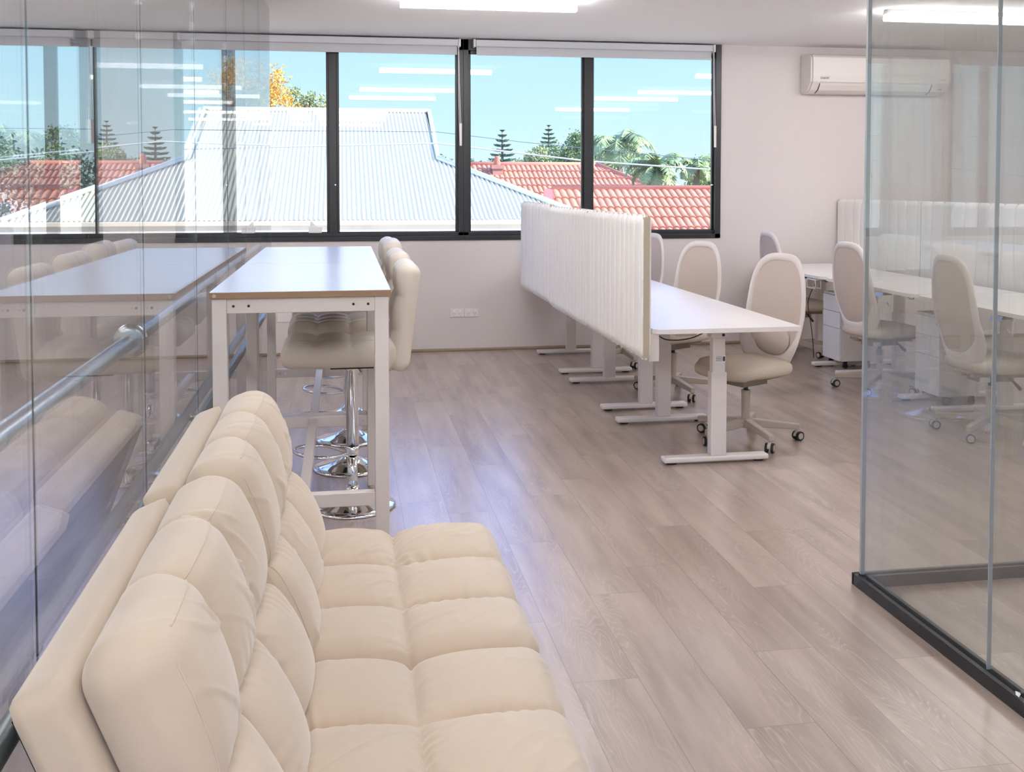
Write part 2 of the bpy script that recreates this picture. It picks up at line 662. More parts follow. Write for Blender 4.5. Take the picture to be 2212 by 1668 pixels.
# ================================================================== ROOM SHELL
XL, XR, YB, YF, ZC = -3.8, 7.4, 9.25, -4.2, 2.845
WX0, WX1, WZ0, WZ1 = -3.7, 3.54, 1.015, 2.845
structure(MB().box(XL - .2, XR + .2, YF - .2, YB + .2, -0.15, 0.0).build('floor', M_floor), 'greige oak look plank floor')
structure(MB().box(XL - .2, XR + .2, YF - .2, YB + .25, ZC, ZC + .2).build('ceiling', M_ceil), 'flat white ceiling')
w = MB()
w.box(XL, XR, YB, YB + .2, 0, WZ0)
w.box(XL, WX0, YB, YB + .2, WZ0, ZC)
w.box(WX1, XR, YB, YB + .2, WZ0, ZC)
w.box(-2.05, -1.45, YB, YB + .2, WZ0, ZC)
structure(w.build('wall_back', M_wall), 'white wall with the long black window')
structure(MB().box(XR, XR + .2, YF, YB + .2, 0, ZC).build('wall_right', M_wall), 'white side wall')
structure(MB().box(XL - .2, XL, YF, YB + .2, 0, ZC).build('wall_left', M_wall), 'white wall beyond the glass')
w = MB()
w.box(XL, XR, YF - .2, YF, 0, 0.5)
w.box(XL, XR, YF - .2, YF, 2.75, ZC)
for x in (XL, -1.2, 1.5, 4.2, XR - .3):
    w.box(x, x + .3, YF - .2, YF, 0.5, 2.75)
structure(w.build('wall_front', M_wall), 'white wall behind the viewer')

q = MB()
q.box(XL, XR, YB - 0.022, YB, 0, 0.024)
structure(q.build('trim_1', M_skirt, bevel=0.006), 'thin brown timber bead along the floor')

# ------------------------------------------------------------------ windows and blinds
units = [(-1.45, 1.085), (-3.7, -2.05), (1.085, 3.54)]
for wi, (a, b) in enumerate(units):
    root = structure(empty('window_%d' % (wi + 1), (0, YB, 0)), ['black framed sliding window, left of the thick mullion', 'black framed window at the far left behind the glass', 'black framed sliding window, right of the thick mullion'][wi])
    f = MB()
    y0, y1 = 0.02, 0.12
    f.box(a, b, y0 - .035, y1, WZ0, WZ0 + .042)
    f.box(a, b, y0, y1, WZ0 + .042, WZ0 + .075)
    f.box(a, b, y0, y1, ZC - .10, ZC)
    f.box(a, a + .05, y0, y1, WZ0, ZC)
    f.box(b - .05, b, y0, y1, WZ0, ZC)
    if b > 3:
        f.box(b - .055, b, y0 - .035, y1, WZ0, ZC)
    f.build('window_frame', M_blackal, root, bevel=0.003)
    mid = (-.09, -2.47, 2.255)[wi]
    s1 = MB()
    s1.box(mid - .035, mid + .035, y0 + .01, y1 - .03, WZ0 + .06, ZC - .08)
    s1.build('mullion', M_blackal, root, bevel=0.003)
    for (p, qx, yy) in ((a + .05, mid - .035, .085), (mid + .035, b - .05, .07)):
        s2 = MB()
        s2.box(p, p + .022, yy - .03, yy, WZ0 + .05, ZC - .1)
        s2.box(qx - .022, qx, yy - .03, yy, WZ0 + .05, ZC - .1)
        s2.box(p, qx, yy - .03, yy, WZ0 + .05, WZ0 + .082)
        s2.box(p, qx, yy - .03, yy, ZC - .13, ZC - .1)
        sh = s2.build('sash', M_blackal, root, bevel=0.002)
        MB().box(p + .02, qx - .02, yy - .02, yy - .014, WZ0 + .08, ZC - .12).build('pane', M_winglass, sh)
    if wi != 1:
        k = MB()
        k.cyl((b - .075 if wi == 2 else mid + .02, y0 - .012, 1.52), (b - .075 if wi == 2 else mid + .02, y0 + .02, 1.52), .007, n=12)
        k.build('lock_pin', M_steel, root)

bl = [(-1.38, 1.03, 'wide pale grey roller blind left of the thick mullion', True), (-3.6, -2.12, 'pale grey roller blind at the far left window end', True), (1.19, 3.435, 'wide pale grey roller blind over the right hand window', True)]
for i, (a, b, lab, ch) in enumerate(bl):
    root = tag(empty('roller_blind', ((a + b) / 2, YB - .03, ZC)), lab, 'blind', 'roller blinds along the window wall')
    hw = (b - a) / 2
    MB().box(-hw, hw, -.045, .03, -.075, -.014).build('housing', M_blindhd, root, bevel=.006)
    c = MB().box(-hw + .008, hw - .008, -.012, -.009, -.135, -.06)
    c.box(-hw + .008, hw - .008, -.020, -.003, -.150, -.133)
    c.build('fabric', M_blind, root, bevel=.003)
    for s in (-1, 1):
        MB().box(s * hw - .01 + s * .012, s * hw + .01 + s * .012, -.05, .03, -.08, -.010).build('end_bracket', M_whitepl, root, bevel=.004)
    tb = MB()
    x = hw - .004
    zl = 0.96
    tb.tube([(x, -.058, -.05), (x + .004, -.058, -.5), (x + .014, -.058, -zl), (x + .022, -.058, -zl - .01), (x + .03, -.058, -zl), (x + .014, -.058, -.5), (x + .006, -.058, -.05)], .0028, 6)
    tb.box(x + .012, x + .032, -.062, -.054, -zl - .012, -zl + .19)
    tb.build('pull_chain', M_whitepl, root)

# ------------------------------------------------------------------ wall sockets
for n_, (x, z, lab, dbl) in enumerate([(1.020, .348, 'white double power outlet on the back wall, left one of the pair', True), (1.155, .348, 'white double power outlet on the back wall, right one of the pair', True), (-.525, .336, 'blank white wall plate low on the wall behind the bar table', False)]):
    r = tag(empty('power_outlet' if dbl else 'wall_plate', (x, YB, z)), lab, 'outlet' if dbl else 'wall plate', 'power outlets on the back wall' if dbl else None)
    MB().box(-.064, .064, -.010, 0, -.038, .038).build('face_plate', M_whitepl, r, bevel=.003)
    if dbl:
        for s in (-1, 1):
            MB().box(s * .030 - .008, s * .030 + .008, -.015, -.009, .010, .026).build('switch', M_paper, r, bevel=.002)
            h = MB()
            for (dx, dz, an) in ((-.008, -.006, .5), (.008, -.006, -.5), (0, -.020, 0)):
                Mx = Matrix.Translation((s * .030 + dx, -.0105, dz)) @ Matrix.Rotation(an, 4, 'Y')
                h.box(-.0014, .0014, -.0004, .0004, -.0045, .0045, Mx)
            h.build('socket_slots', M_ink, r)

# ------------------------------------------------------------------ air conditioner
r = tag(empty('air_conditioner', (5.06, YB, 2.39)), 'white wall mounted split air conditioner near the ceiling', 'air conditioner')
prof = [(0, 0), (-.10, .0), (-.165, .028), (-.20, .075), (-.225, .10), (-.232, .16), (-.228, .33), (-.205, .352), (-.17, .365), (0, .368)]
hw = .70
def ext_profile(prof, x0, x1):
    n = len(prof)
    vs = [(x0, y, z) for y, z in prof] + [(x1, y, z) for y, z in prof]
    fs = [(i, i + 1, n + i + 1, n + i) for i in range(n - 1)] + [(n - 1, 0, n, 2 * n - 1)]
    fs += [tuple(reversed(range(n))), tuple(range(n, 2 * n))]
    return vs, fs
MB().add(*ext_profile(prof, -hw, hw)).build('body', M_ac, r, bevel=.006)
for s in (-1, 1):
    pr_ = [(y * .965, z * .985 + .003) for y, z in prof]
    MB().add(*ext_profile(pr_, min(s * hw, s * (hw + .02)), max(s * hw, s * (hw + .02)))).build('end_cap', M_ac, r, bevel=.012)
fl = MB()
fl.add(*ext_profile([(-.108, -.001), (-.172, .026), (-.207, .073), (-.214, .092), (-.208, .098), (-.10, .012)], -.62, .52))
fl.build('air_flap', M_ac, r, bevel=.003)
for xx in (-.626, .521):
    MB().add(*ext_profile([(-.110, .0), (-.173, .0255), (-.208, .0735), (-.2155, .0925), (-.2262, .1005), (-.20, .1005), (-.17, .05), (-.10, .012)], xx, xx + .005)).build('flap_gap', M_blackal, r)
dk = MB()
dk.box(-.62, .52, -.2245, -.215, .0985, .1025)
dk.build('outlet_gap', M_blackal, r)
text_mesh('brand_mark', 'DAIKIN', .026, M_ink, r, Matrix.Translation((-.585, -.2335, .135)) @ Matrix.Rotation(PI / 2, 4, 'X'))
text_mesh('model_mark', 'Inverter', .014, M_ink, r, Matrix.Translation((.63, -.2335, .135)) @ Matrix.Rotation(PI / 2, 4, 'X'))
MB().box(.60, .64, -.1985, -.190, .045, .050).build('indicator', M_ink, r)

# ------------------------------------------------------------------ ceiling battens
def batten(x, y):
    r = empty('batten_light', (x, y, ZC))
    MB().box(-.635, .635, -.030, .030, -.034, 0).build('housing', M_whitemt, r, bevel=.006)
    d = MB()
    pr2 = [(-.026, -.032), (-.044, -.066), (-.032, -.082), (.032, -.082), (.044, -.066), (.026, -.032)]
    n = len(pr2)
    d.add([(-.628, a, b) for a, b in pr2] + [(.628, a, b) for a, b in pr2], [(i, n + i, n + (i + 1) % n, (i + 1) % n) for i in range(n)] + [tuple(range(n)), tuple(reversed(range(n, 2 * n)))])
    d.build('diffuser', M_light, r)
    return r
B0 = batten(1.03, 7.2)
blab = {(1.03, 7.2): 'glowing white batten light on the ceiling in front of the window', (4.69, 7.2): 'glowing white batten light seen through the right hand glass'}
spots = [(1.03, 7.2, 'glowing white batten light on the ceiling in front of the window', 0),
         (4.69, 7.2, 'glowing white batten light seen through the right hand glass', 0),
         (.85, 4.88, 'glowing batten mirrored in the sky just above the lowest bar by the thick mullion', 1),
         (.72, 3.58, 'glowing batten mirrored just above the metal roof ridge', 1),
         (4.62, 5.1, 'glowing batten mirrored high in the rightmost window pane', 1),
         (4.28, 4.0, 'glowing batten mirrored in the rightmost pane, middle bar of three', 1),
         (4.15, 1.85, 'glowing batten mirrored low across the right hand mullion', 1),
         (6.6, 5.4, 'unseen fill batten added at the far right of the room, nearest the window', 2),  # from here down: unseen battens, added to fill the room with light
         (6.6, 3.2, 'unseen fill batten added at the far right of the room, second from the window', 2),
         (.15, -.6, 'unseen fill batten added right above the viewer', 2),
         (-2.3, -1.8, 'unseen fill batten added beyond the left glass, at the rear end', 2),
         (.15, .35, 'unseen fill batten added above the sofa', 2),
         (.15, -1.5, 'unseen fill batten added just behind the viewer', 2),
         (.15, -3.3, 'unseen fill batten added at the rear end of the room', 2),
         (-2.3, 5.9, 'unseen fill batten added beyond the left glass, nearest the window', 3),  # added out of view to brighten the space behind the left glass
         (-2.3, 4.2, 'unseen fill batten added beyond the left glass, second from the window', 3),
         (-2.3, 2.4, 'unseen fill batten added beyond the left glass, third from the window', 3),
         (-2.3, .2, 'unseen fill batten added beyond the left glass, farthest from the window', 3)]
gps = ['battens in view on the ceiling', 'battens seen mirrored in the window', 'unseen battens added as fill light', 'unseen battens added beyond the left glass']
for k, (x, y, lab, g) in enumerate(spots):
    o = B0 if k == 0 else copy_tree(B0)
    o.location = (x, y, ZC)
    tag(o, lab, 'ceiling light', gps[g])

# ================================================================== GLASS PARTITIONS
GX = -0.545
lg = tag(empty('glass_partition', (GX, 4, 0)), 'long full height frameless glass partition along the left side', 'partition')
js = [-.9, .9, 1.905, 2.93, 3.95, 5.02, 5.92, 6.95, 7.9]
for a, b in zip(js[:-1], js[1:]):
    p = MB()
    p.box(-.004, .004, a - 4 + .0015, b - 4 - .0015, .004, ZC - .002).build('glass_panel', M_pglass, lg)
    e_ = MB().box(-.0012, .0012, b - 4 - .0014, b - 4 + .0014, .03, ZC - .002)
    e_.build('joint_seal' if b < 7.5 else 'polished_edge', M_rub if b < 7.5 else M_gedge, lg)
MB().box(-.014, .014, js[0] - 4, js[-1] - 4, 0, .03).build('floor_channel', M_darksteel, lg, bevel=.002)

mr_ = tag(empty('guard_rail', (-.512, 4, .68)), 'grey round guard rail low on the glass behind the sofa', 'rail')
MB().cyl((0, -4.9, 0), (0, 3.5, 0), .020, n=24).build('rail', M_darksteel, mr_)
for y in (-2.6, -.2, 2.3):
    MB().cyl((-.028, y, 0), (-.012, y, 0), .014, n=16).build('standoff', M_darksteel, mr_)

hr = tag(empty('handrail', (-.615, 4, 1.065)), 'galvanised tubular handrail behind the left glass', 'handrail')
MB().cyl((0, -4.9, 0), (0, 3.7, 0), .0225, n=28).build('rail', M_steel, hr)
fl = MB()
Mf = Matrix.Rotation(PI / 2, 4, 'X')
fl.lathe([(.0225, -.012), (.040, -.012), (.050, -.004), (.050, .004), (.036, .012), (.0225, .012)], (0, -.90, 0), 36, Mf)
fl.build('flange', M_steel, hr)
for y in (-2.4, 1.0, 3.6):
    MB().cyl((0, y, -1.065), (0, y, -.02), .017, n=16).build('post', M_steel, hr)

rg = tag(empty('glass_partition', (1.93, 3.54, 0)), 'frameless glass corner room at right with black floor channel', 'partition')
GH = ZC - .002
ys = [-3.6, -2.64, -1.74, -.77, 0.0]
for a, b in zip(ys[:-1], ys[1:]):
    MB().box(-.006, .006, a + .0015, b - (.0015 if b < 0 else 0), .03, GH).build('glass_panel', M_pglassr, rg)
    if b < 0:
        MB().box(-.0064, .0064, b - .002, b + .002, .046, GH).build('joint_seal', M_gedge, rg)
xs_ = [.008, 1.12, 2.2, 3.3, 5.4]
for a, b in zip(xs_[:-1], xs_[1:]):
    MB().box(a + .0015, b - .0015, -.006, .006, .03, GH).build('glass_panel', M_pglassr, rg)
MB().box(-.0066, .0082, -.0066, .0066, .046, GH).build('corner_edge', M_gedge, rg)
for nm, bx in (('floor_channel', ((-.027, -.010, -3.6, .02, 0, .045), (.010, .027, -3.6, -.012, 0, .045))), ('floor_channel', ((-.027, 5.4, .010, .027, 0, .045), (.012, 5.4, -.027, -.010, 0, .045)))):
    c = MB()
    for t in bx:
        c.box(*t)
    c.build(nm, M_blackal, rg, bevel=.002)
c = MB()
c.box(-.010, .010, -3.6, .010, 0, .029)
c.box(.0101, 5.4, -.010, .010, 0, .029)
c.build('channel_base', M_darksteel, rg)
for nm in ('ceiling_channel',):
    c = MB()
    c.box(-.02, .02, -3.6, .02, ZC - .012, ZC - .001)
    c.box(.0201, 5.4, -.02, .02, ZC - .012, ZC - .001)
    c.build(nm, M_whitemt, rg)
# torn scrap caught in the channel
sc_p = MB().add([(0, 0, 0), (.010, .006, .006), (.016, .020, .003), (.004, .022, .008), (-.004, .010, .004), (.002, .010, .012)], [(0, 1, 5, 4), (1, 2, 3, 5), (4, 5, 3), (0, 4, 3, 2, 1)])
tag(sc_p.build('film_scrap', M_paper, loc=(1.9095, 2.60, .0455)), 'tiny white torn scrap caught on the black floor channel', 'scrap')

# ================================================================== SOFA
sofa = tag(empty('sofa_bed', (0, 1.5, 0)), 'cream velvet tufted sofa bed reclined against the glass partition', 'sofa')
SY0 = 0.0
for k in range(2):
    y0 = 0.0 + .91 * k
    yc = y0 + .4525
    # seat section : local x across depth, y along length
    lx, ly, lz = .60, .90, .15
    d = tufted(lx, ly, lz, .062, [-.03], [-.15, .15] if k else [-.14, .16], .036, .0062, fold=.0085, seed=3 + k * 7)
    M_ = Matrix.Translation((.180, yc, .335))
    st = pad('seat_cushion', d, M_velvet, sofa, M_)
    MB().box(-.10, .44, y0 + .01, y0 + .895, .225, .268).build('seat_frame', M_velvet, sofa, bevel=.012)
    MB().box(-.09, .43, y0 + .02, y0 + .885, .205, .224).build('seat_underside', M_blackfab, sofa, bevel=.003)
    # back section
    tilt = math.radians(22 if k == 0 else 20.5)
    # frame slab: local x = thickness (front +), y length, z height along slope
    piv = Vector((-.203 + (0 if k == 0 else .004), 0, .325))
    R = Matrix.Rotation(-tilt, 4, 'Y')
    Mb = Matrix.Translation(piv + Vector((0, yc, 0))) @ R
    hb = .528 if k == 0 else .538
    fr = MB()
    fvs, ffs = cube_grid(.085, .90, hb, .016, .03)
    pad('back_frame', ([v + Vector((-.0425, 0, hb / 2)) for v, n_ in fvs], ffs), M_velvet, sofa, Mb)
    bb = MB()
    bb.box(-.089, -.0855, -.43, .43, .03, hb - .03, Mb)
    bb.build('back_lining', M_blackfab, sofa)
    # cushion: tufted face is +z -> rotate so it faces +x
    d = tufted(hb + .012, .905, .150, .064, [.01], [-.15, .15], .040, .0062, fold=.0080, seed=20 + k * 5)
    T = Matrix(((0, 0, 1, .0775), (0, 1, 0, 0), (-1, 0, 0, hb / 2 + .008), (0, 0, 0, 1)))
    bc = pad('back_cushion', d, M_velvet, sofa, Mb @ T)
    piping(cube_grid(hb + .012, .905, .150, .064, .0062)[0], d, bc, M_velvet, Mb @ T)
for (x, y) in ((.38, .12), (.38, 1.70), (-.14, .12), (-.14, 1.70)):
    MB().cyl((x, y, 0), (x, y, .205), .018, .026, n=16).build('leg', M_chrome, sofa)
for y in (.35, 1.02, 1.50):
    a = MB()
    a.box(-.235, -.150, y - .02, y + .02, .20, .36)
    a.box(-.185, -.150, y - .02, y + .02, .004, .205)
    a.build('hinge_bracket', M_black, sofa, bevel=.005)

# ================================================================== BAR TABLES
def bar_table():
    r = empty('bar_table', (-.155, 4.485, 0))
    L2, W2, H = .682, .3275, 1.13
    MB().box(-W2, W2, -L2, L2, H - .024, H - .0008).build('tabletop', M_brownedge, r, bevel=.0015)
    MB().box(-W2 + .0006, W2 - .0006, -L2 + .0006, L2 - .0006, H - .0009, H).build('laminate_surface', M_lam, r)
    LS = .052
    for sx in (-1, 1):
        for sy in (-1, 1):
            x0 = sx * (W2 - .008 - LS / 2)
            y0 = sy * (L2 - .012 - LS / 2)
            lg_ = MB().box(x0 - LS / 2, x0 + LS / 2, y0 - LS / 2, y0 + LS / 2, .012, H - .0245).build('leg', M_greymt, r, bevel=.003)
            MB().cyl((x0, y0, 0), (x0, y0, .013), .020, .016, n=14).build('glide_foot', M_greymt, lg_)
    xi = W2 - .008 - LS
    for sy in (-1, 1):
        y0 = sy * (L2 - .012 - LS / 2)
        a = MB().box(-xi, xi, y0 - .012 - sy * (-.008), y0 + .012 + sy * .008, H - .080, H - .0245).build('apron', M_greymt, r, bevel=.002)
        for xx in (-xi + .024, -xi + .078, xi - .078, xi - .024):
            ye = y0 + sy * .020
            MB().cyl((xx, ye - sy * .001, H - .053), (xx, ye + sy * .0035, H - .053), .0048, n=12).build('bolt', M_black, a)
        c = MB().box(-xi, xi, y0 - .020, y0 + .020, .315, .367).build('foot_bar', M_greymt, r, bevel=.003)
        for xx in (-xi + .024, -xi + .060, xi - .060, xi - .024):
            MB().cyl((xx, y0 - sy * .019, .341), (xx, y0 - sy * .024, .341), .0065, n=12).build('bolt', M_steel, c)
    for sx in (-1, 1):
        MB().box(sx * (W2 - .034) - .012, sx * (W2 - .034) + .012, -L2 + .012 + LS, L2 - .012 - LS, H - .080, H - .0245).build('side_apron', M_greymt, r, bevel=.002)
    MB().box(-.020, .020, -L2 + .062, L2 - .062, .320, .362).build('stretcher', M_greymt, r, bevel=.003)
    cc = MB().cyl((-W2 + .018, -L2 - .0015, H - .013), (-W2 + .018, -L2 + .002, H - .013), .007, n=16)
    cc.build('edge_cap', M_beigepl, r)
    return r
t1 = bar_table()
t2 = copy_tree(t1)
t2.location = (-.155, 5.852, 0)
tag(t1, 'tall white bar table with brown edge, the one nearer the sofa', 'table', 'bar tables along the glass partition')
tag(t2, 'tall white bar table, the farther one towards the window', 'table', 'bar tables along the glass partition')

# ================================================================== BAR STOOLS
def stool():
    r = empty('bar_stool')
    # seat local: faces -x ; x from -.31 to .19
    d = tufted(.47, .41, .115, .05, [-.08, .08], [-.07, .07], .014, .0085, fold=.0012, sidef=.05, seed=50)
    pad('seat', d, M_leather, r, Matrix.Translation((-.085, 0, .745)))
    # backrest, tufted face looks to -x
    hb = .50
    d = tufted(hb, .41, .105, .05, [-.10, .06], [-.07, .07], .013, .0085, fold=.0012, sidef=.05, seed=60)
    T = Matrix(((0, 0, -1, 0), (0, -1, 0, 0), (-1, 0, 0, hb / 2), (0, 0, 0, 1)))
    Mb = Matrix.Translation((.205, 0, .665)) @ Matrix.Rotation(math.radians(7), 4, 'Y')
    pad('backrest', d, M_leather, r, Mb @ T)
    # rolled corner joining seat and back
    vs, fs = cube_grid(.17, .405, .15, .06, .012)
    pad('rolled_corner', ([v for v, n_ in vs], fs), M_leather, r, Matrix.Translation((.165, 0, .742)) @ Matrix.Rotation(math.radians(-20), 4, 'Y'))
    MB().box(-.10, .10, -.09, .09, .668, .690).build('seat_plate', M_black, r, bevel=.004)
    MB().lathe([(.0, .668), (.045, .668), (.045, .655), (.030, .648), (.030, .25), (.0, .25)], n=28).build('gas_sleeve', M_chrome, r)
    MB().lathe([(.0, .25), (.0245, .25), (.0245, .045), (.0, .045)], n=28).build('pole', M_chrome, r)
    MB().lathe([(.0, .105), (.030, .10), (.034, .085), (.045, .062), (.075, .042), (.12, .028), (.165, .019), (.195, .012), (.203, .006), (.200, 0), (.0, 0)], n=56).build('base_disc', M_chrome, r)
    pts = []
    for t in range(33):
        a = -PI + (2 * PI) * t / 32
        x = -.135 + .125 * math.cos(a)
        wv = .115 * math.sin(a) * (1.0 if x < -.1 else max(.28, 1 - (x + .1) * 7))
        pts.append((x - .01, wv, .265 - .012 * math.cos(a)))
    pts[0] = pts[-1]
    MB().tube(pts[:-1], .0085, 12, closed=True).build('footrest_ring', M_chrome, r)
    MB().lathe([(.0302, .248), (.035, .252), (.035, .285), (.0302, .289)], n=28).build('ring_clamp', M_chrome, r)
    MB().tube([(.03, -.03, .66), (.04, -.10, .655), (.042, -.145, .66)], .004, 8).build('height_lever', M_chrome, r)
    return r
S0 = stool()
slabs = ['cream quilted bar stool nearest the sofa', 'cream quilted bar stool, second from the sofa', 'cream quilted bar stool, third from the sofa', 'cream quilted bar stool nearest the window']
for i, (x, y, dz, rz) in enumerate([(.035, 4.83, 0, 0), (.03, 5.50, .012, .02), (.03, 6.12, .035, -.03), (.035, 6.765, .01, .02)]):
    o = S0 if i == 0 else copy_tree(S0)
    o.location = (x, y, 0)
    o.rotation_euler = (0, 0, rz)
    tag(o, slabs[i], 'stool', 'bar stools at the bar tables')
    if i and dz:
        for ch in o.children:
            if ch.name.split('.')[0] in ('seat', 'backrest', 'rolled_corner', 'seat_plate', 'footrest_ring', 'ring_clamp', 'height_lever', 'gas_sleeve'):
                ch.location.z += dz

# ================================================================== FELT SCREENS
def screen(length, seed, pitch=.095):
    """quilted felt panel, seams facing -x; origin at the near bottom edge centre"""
    T, Hh = .056, .745
    ny, nz = int(length / .0042), 30
    rnd = random.Random(seed)
    n = int(length / pitch)
    seams = [pitch * (k + .5) + rnd.uniform(-.012, .012) for k in range(n)]
    ph = [rnd.uniform(0, 6.28) for _ in seams]
    am = [rnd.uniform(.003, .012) * pitch / .095 for _ in seams]
    mb = MB()
    for side in (-1, 1):
        vs, fs = [], []
        for j in range(ny + 1):
            y = length * j / ny
            for k in range(nz + 1):
                z = Hh * k / nz
                dmin = 9
                for s_, p_, a_ in zip(seams, ph, am):
                    dd = abs(y - (s_ + a_ * math.sin(z * 5.5 + p_) * .9))
                    if dd < dmin:
                        dmin = dd
                g = math.exp(-(dmin / .0052) ** 2) * .012 + math.exp(-(dmin / .018)) * .010
                ez = min(z, Hh - z)
                ey = min(y, length - y)
                rr = .022
                rd = 0
                if ez < rr:
                    rd = max(rd, rr - math.sqrt(max(0, rr * rr - (rr - ez) ** 2)))
                if ey < rr * .5:
                    rd = max(rd, rr * .5 - math.sqrt(max(0, (rr * .5) ** 2 - (rr * .5 - ey) ** 2)))
                x = side * (T / 2 - g - rd + .0015 * noise.noise(Vector((y * 14, z * 9, seed))))
                vs.append((x, y, z))
        for j in range(ny):
            for k in range(nz):
                a = j * (nz + 1) + k
                q_ = (a, a + nz + 1, a + nz + 2, a + 1)
                fs.append(q_ if side > 0 else tuple(reversed(q_)))
        mb.add(vs, fs, True)
    mb.cur = 1
    e_ = T / 2 - .0215
    # edge band all round
    for (y0, y1, z0, z1) in ((0, .012, .011, Hh - .011), (length - .012, length, .011, Hh - .011)):
        mb.box(-T / 2 + .010, T / 2 - .010, y0 + .0005, y1 - .0005, z0, z1)
    mb.cur = 0
    mb.box(-.0065, .0065, .004, length - .004, 0, Hh)
    return mb
def put_screen(length, x, y, z, lab, seed, gp):
    root = tag(empty('felt_screen', (x, y, z)), lab, 'desk screen', gp)
    screen(length, seed, .095 if x < 3 else .15).build('quilted_panel', [M_felt, M_feltedge], root)
    MB().box(-.0195, .0195, .0006, .006, .02, .735).build('end_piping', M_feltedge, root, bevel=.008)
    return root
g1 = 'quilted screens of the middle desk row'
put_screen(1.205, 1.53, 5.02, .62, 'pale quilted felt screen at the near end of the middle desk row', 1, g1)
put_screen(1.165, 1.53, 6.235, .62, 'pale quilted felt screen in the centre of the middle desk row', 2, g1)
put_screen(1.205, 1.53, 7.41, .635, 'pale quilted felt screen of the middle row closest to the window', 3, g1)
g2 = 'quilted screens of the right desk row'
put_screen(1.43, 4.75, 7.79, .64, 'pale quilted felt screen against the wall under the air conditioner', 4, g2)
put_screen(1.43, 4.75, 6.345, .64, 'pale quilted felt screen seen whole through the right glass', 5, g2)
put_screen(1.30, 4.75, 5.03, .64, 'pale quilted felt screen at the right picture edge, through the glass', 6, g2)

# ================================================================== DESKS
def desk(face):
    """sit stand desk, length 1.34 along y from 0, depth .81 ; face=+1 user side is +x ; origin at near end, back edge x=0"""
    r = empty('standing_desk')
    s = face
    D, Lh, H = .81, 1.338, .77
    x0, x1 = (0, D) if s > 0 else (-D, 0)
    big, sm_ = .055, .012
    rr = [sm_, big, big, sm_] if s > 0 else [sm_, .09, .09, sm_]
    MB().prism(rrect(x0, x1, 0.002, Lh, rr), H - .024, H, False).build('desktop', M_desk, r, bevel=.002)
    cxm = s * (.46 if s > 0 else .30)
    return r, cxm
def desk_build(face, foot0, foot1, colx, tall=.77):
    r, _ = desk(face)
    ls = (.235, 1.19) if face > 0 else (.20, 1.13)
    for y in ls:
        lg_ = MB().box(colx - .044, colx + .044, y - .030, y + .030, .040, .50).build('leg', M_whitemt, r, bevel=.004)
        MB().box(colx - .036, colx + .036, y - .024, y + .024, .49, .705).build('inner_column', M_whitemt, lg_, bevel=.003)
        ft = MB().box(foot0, foot1, y - .036, y + .036, .010, .040).build('foot', M_whitemt, r, bevel=.010, seg=3)
        pd = MB()
        pd.cyl((foot0 + .05, y, 0), (foot0 + .05, y, .011), .028, n=16)
        pd.cyl((foot1 - .05, y, 0), (foot1 - .05, y, .011), .028, n=16)
        pd.build('foot_pad', M_rub, ft)
        br = MB().box(colx - .26, colx + .26, y - .022, y + .022, .715, .7455)
        br.box(colx - .05, colx + .05, y - .034, y + .034, .690, .716)
        br.build('support_arm', M_whitemt, r, bevel=.004)
        bt = MB()
        ysd = y - .0345
        bt.cyl((colx + .02, ysd + .001, .704), (colx + .02, ysd - .003, .704), .008, n=12)
        bt.build('bolt', M_black, r)
    MB().box(colx - .03, colx + .03, ls[0], ls[1], .700, .735).build('cross_beam', M_whitemt, r, bevel=.004)
    MB().box(colx - .10 * face - .06, colx - .10 * face + .06, .45, .95, .66, .70).build('cable_tray', M_greymt, r, bevel=.01)
    return r
midd = desk_build(1, .12, .72, .43)
lab_m = ['white standing desk at the near end of the middle row', 'white standing desk in the centre of the middle row', 'white standing desk of the middle row nearest the window']
for i in range(3):
    o = midd if i == 0 else copy_tree(midd)
    o.location = (1.585, 5.05 + 1.345 * i, 0)
    tag(o, lab_m[i], 'desk', 'desks of the middle row')
# sticker and loose cable only on the near desk
MB().box(.405, .465, .2035, .2047, .555, .590).build('rating_sticker', M_paper, midd)
stx = MB()
for k_ in range(5):
    stx.box(.408, .445, .2028, .2034, .560 + k_ * .006, .5625 + k_ * .006)
stx.box(.448, .462, .2028, .2034, .560, .586)
stx.build('sticker_print', M_ink, midd)
MB().tube(smooth_path([(.05, .10, .725), (.10, .12, .700), (.18, .14, .692), (.26, .16, .700), (.33, .18, .722)]), .0035, 8).build('power_cable', M_black, midd)
MB().box(-.022, .035, .035, .050, .60, .745).build('screen_bracket', M_whitemt, midd, bevel=.003)

rd = desk_build(-1, -.78, -.03, -.252)
# handset panel, headset hook
MB().box(-.80, -.74, .39, .48, .722, .745).build('control_panel', M_black, rd, bevel=.003)
MB().add([(-.812, .385, .742), (-.812, .485, .742), (-.830, .485, .712), (-.830, .385, .712), (-.808, .385, .742), (-.808, .485, .742), (-.826, .485, .712), (-.826, .385, .712)], [(0, 1, 2, 3), (7, 6, 5, 4), (0, 4, 5, 1), (2, 6, 7, 3), (1, 5, 6, 2), (0, 3, 7, 4)]).build('panel_reflection', M_blue, rd)  # blue sheet stands for the bright reflection on the black panel
hk = MB()
hk.tube([(-.78, .30, .745), (-.80, .30, .715), (-.80, .30, .670), (-.795, .315, .655), (-.79, .345, .655), (-.79, .365, .672)], .007, 10)
hk.build('headset_hook', M_whitemt, rd)
MB().tube([(-.60, .35, .73), (-.55, .42, .69), (-.5, .55, .675), (-.46, .7, .69), (-.44, .8, .70)], .005, 8).build('power_cable', M_black, rd)
lab_r = ['white desk of the right row seen whole through the glass, the middle one', 'white desk of the right row in the corner under the air conditioner', 'white desk of the right row at the right picture edge']
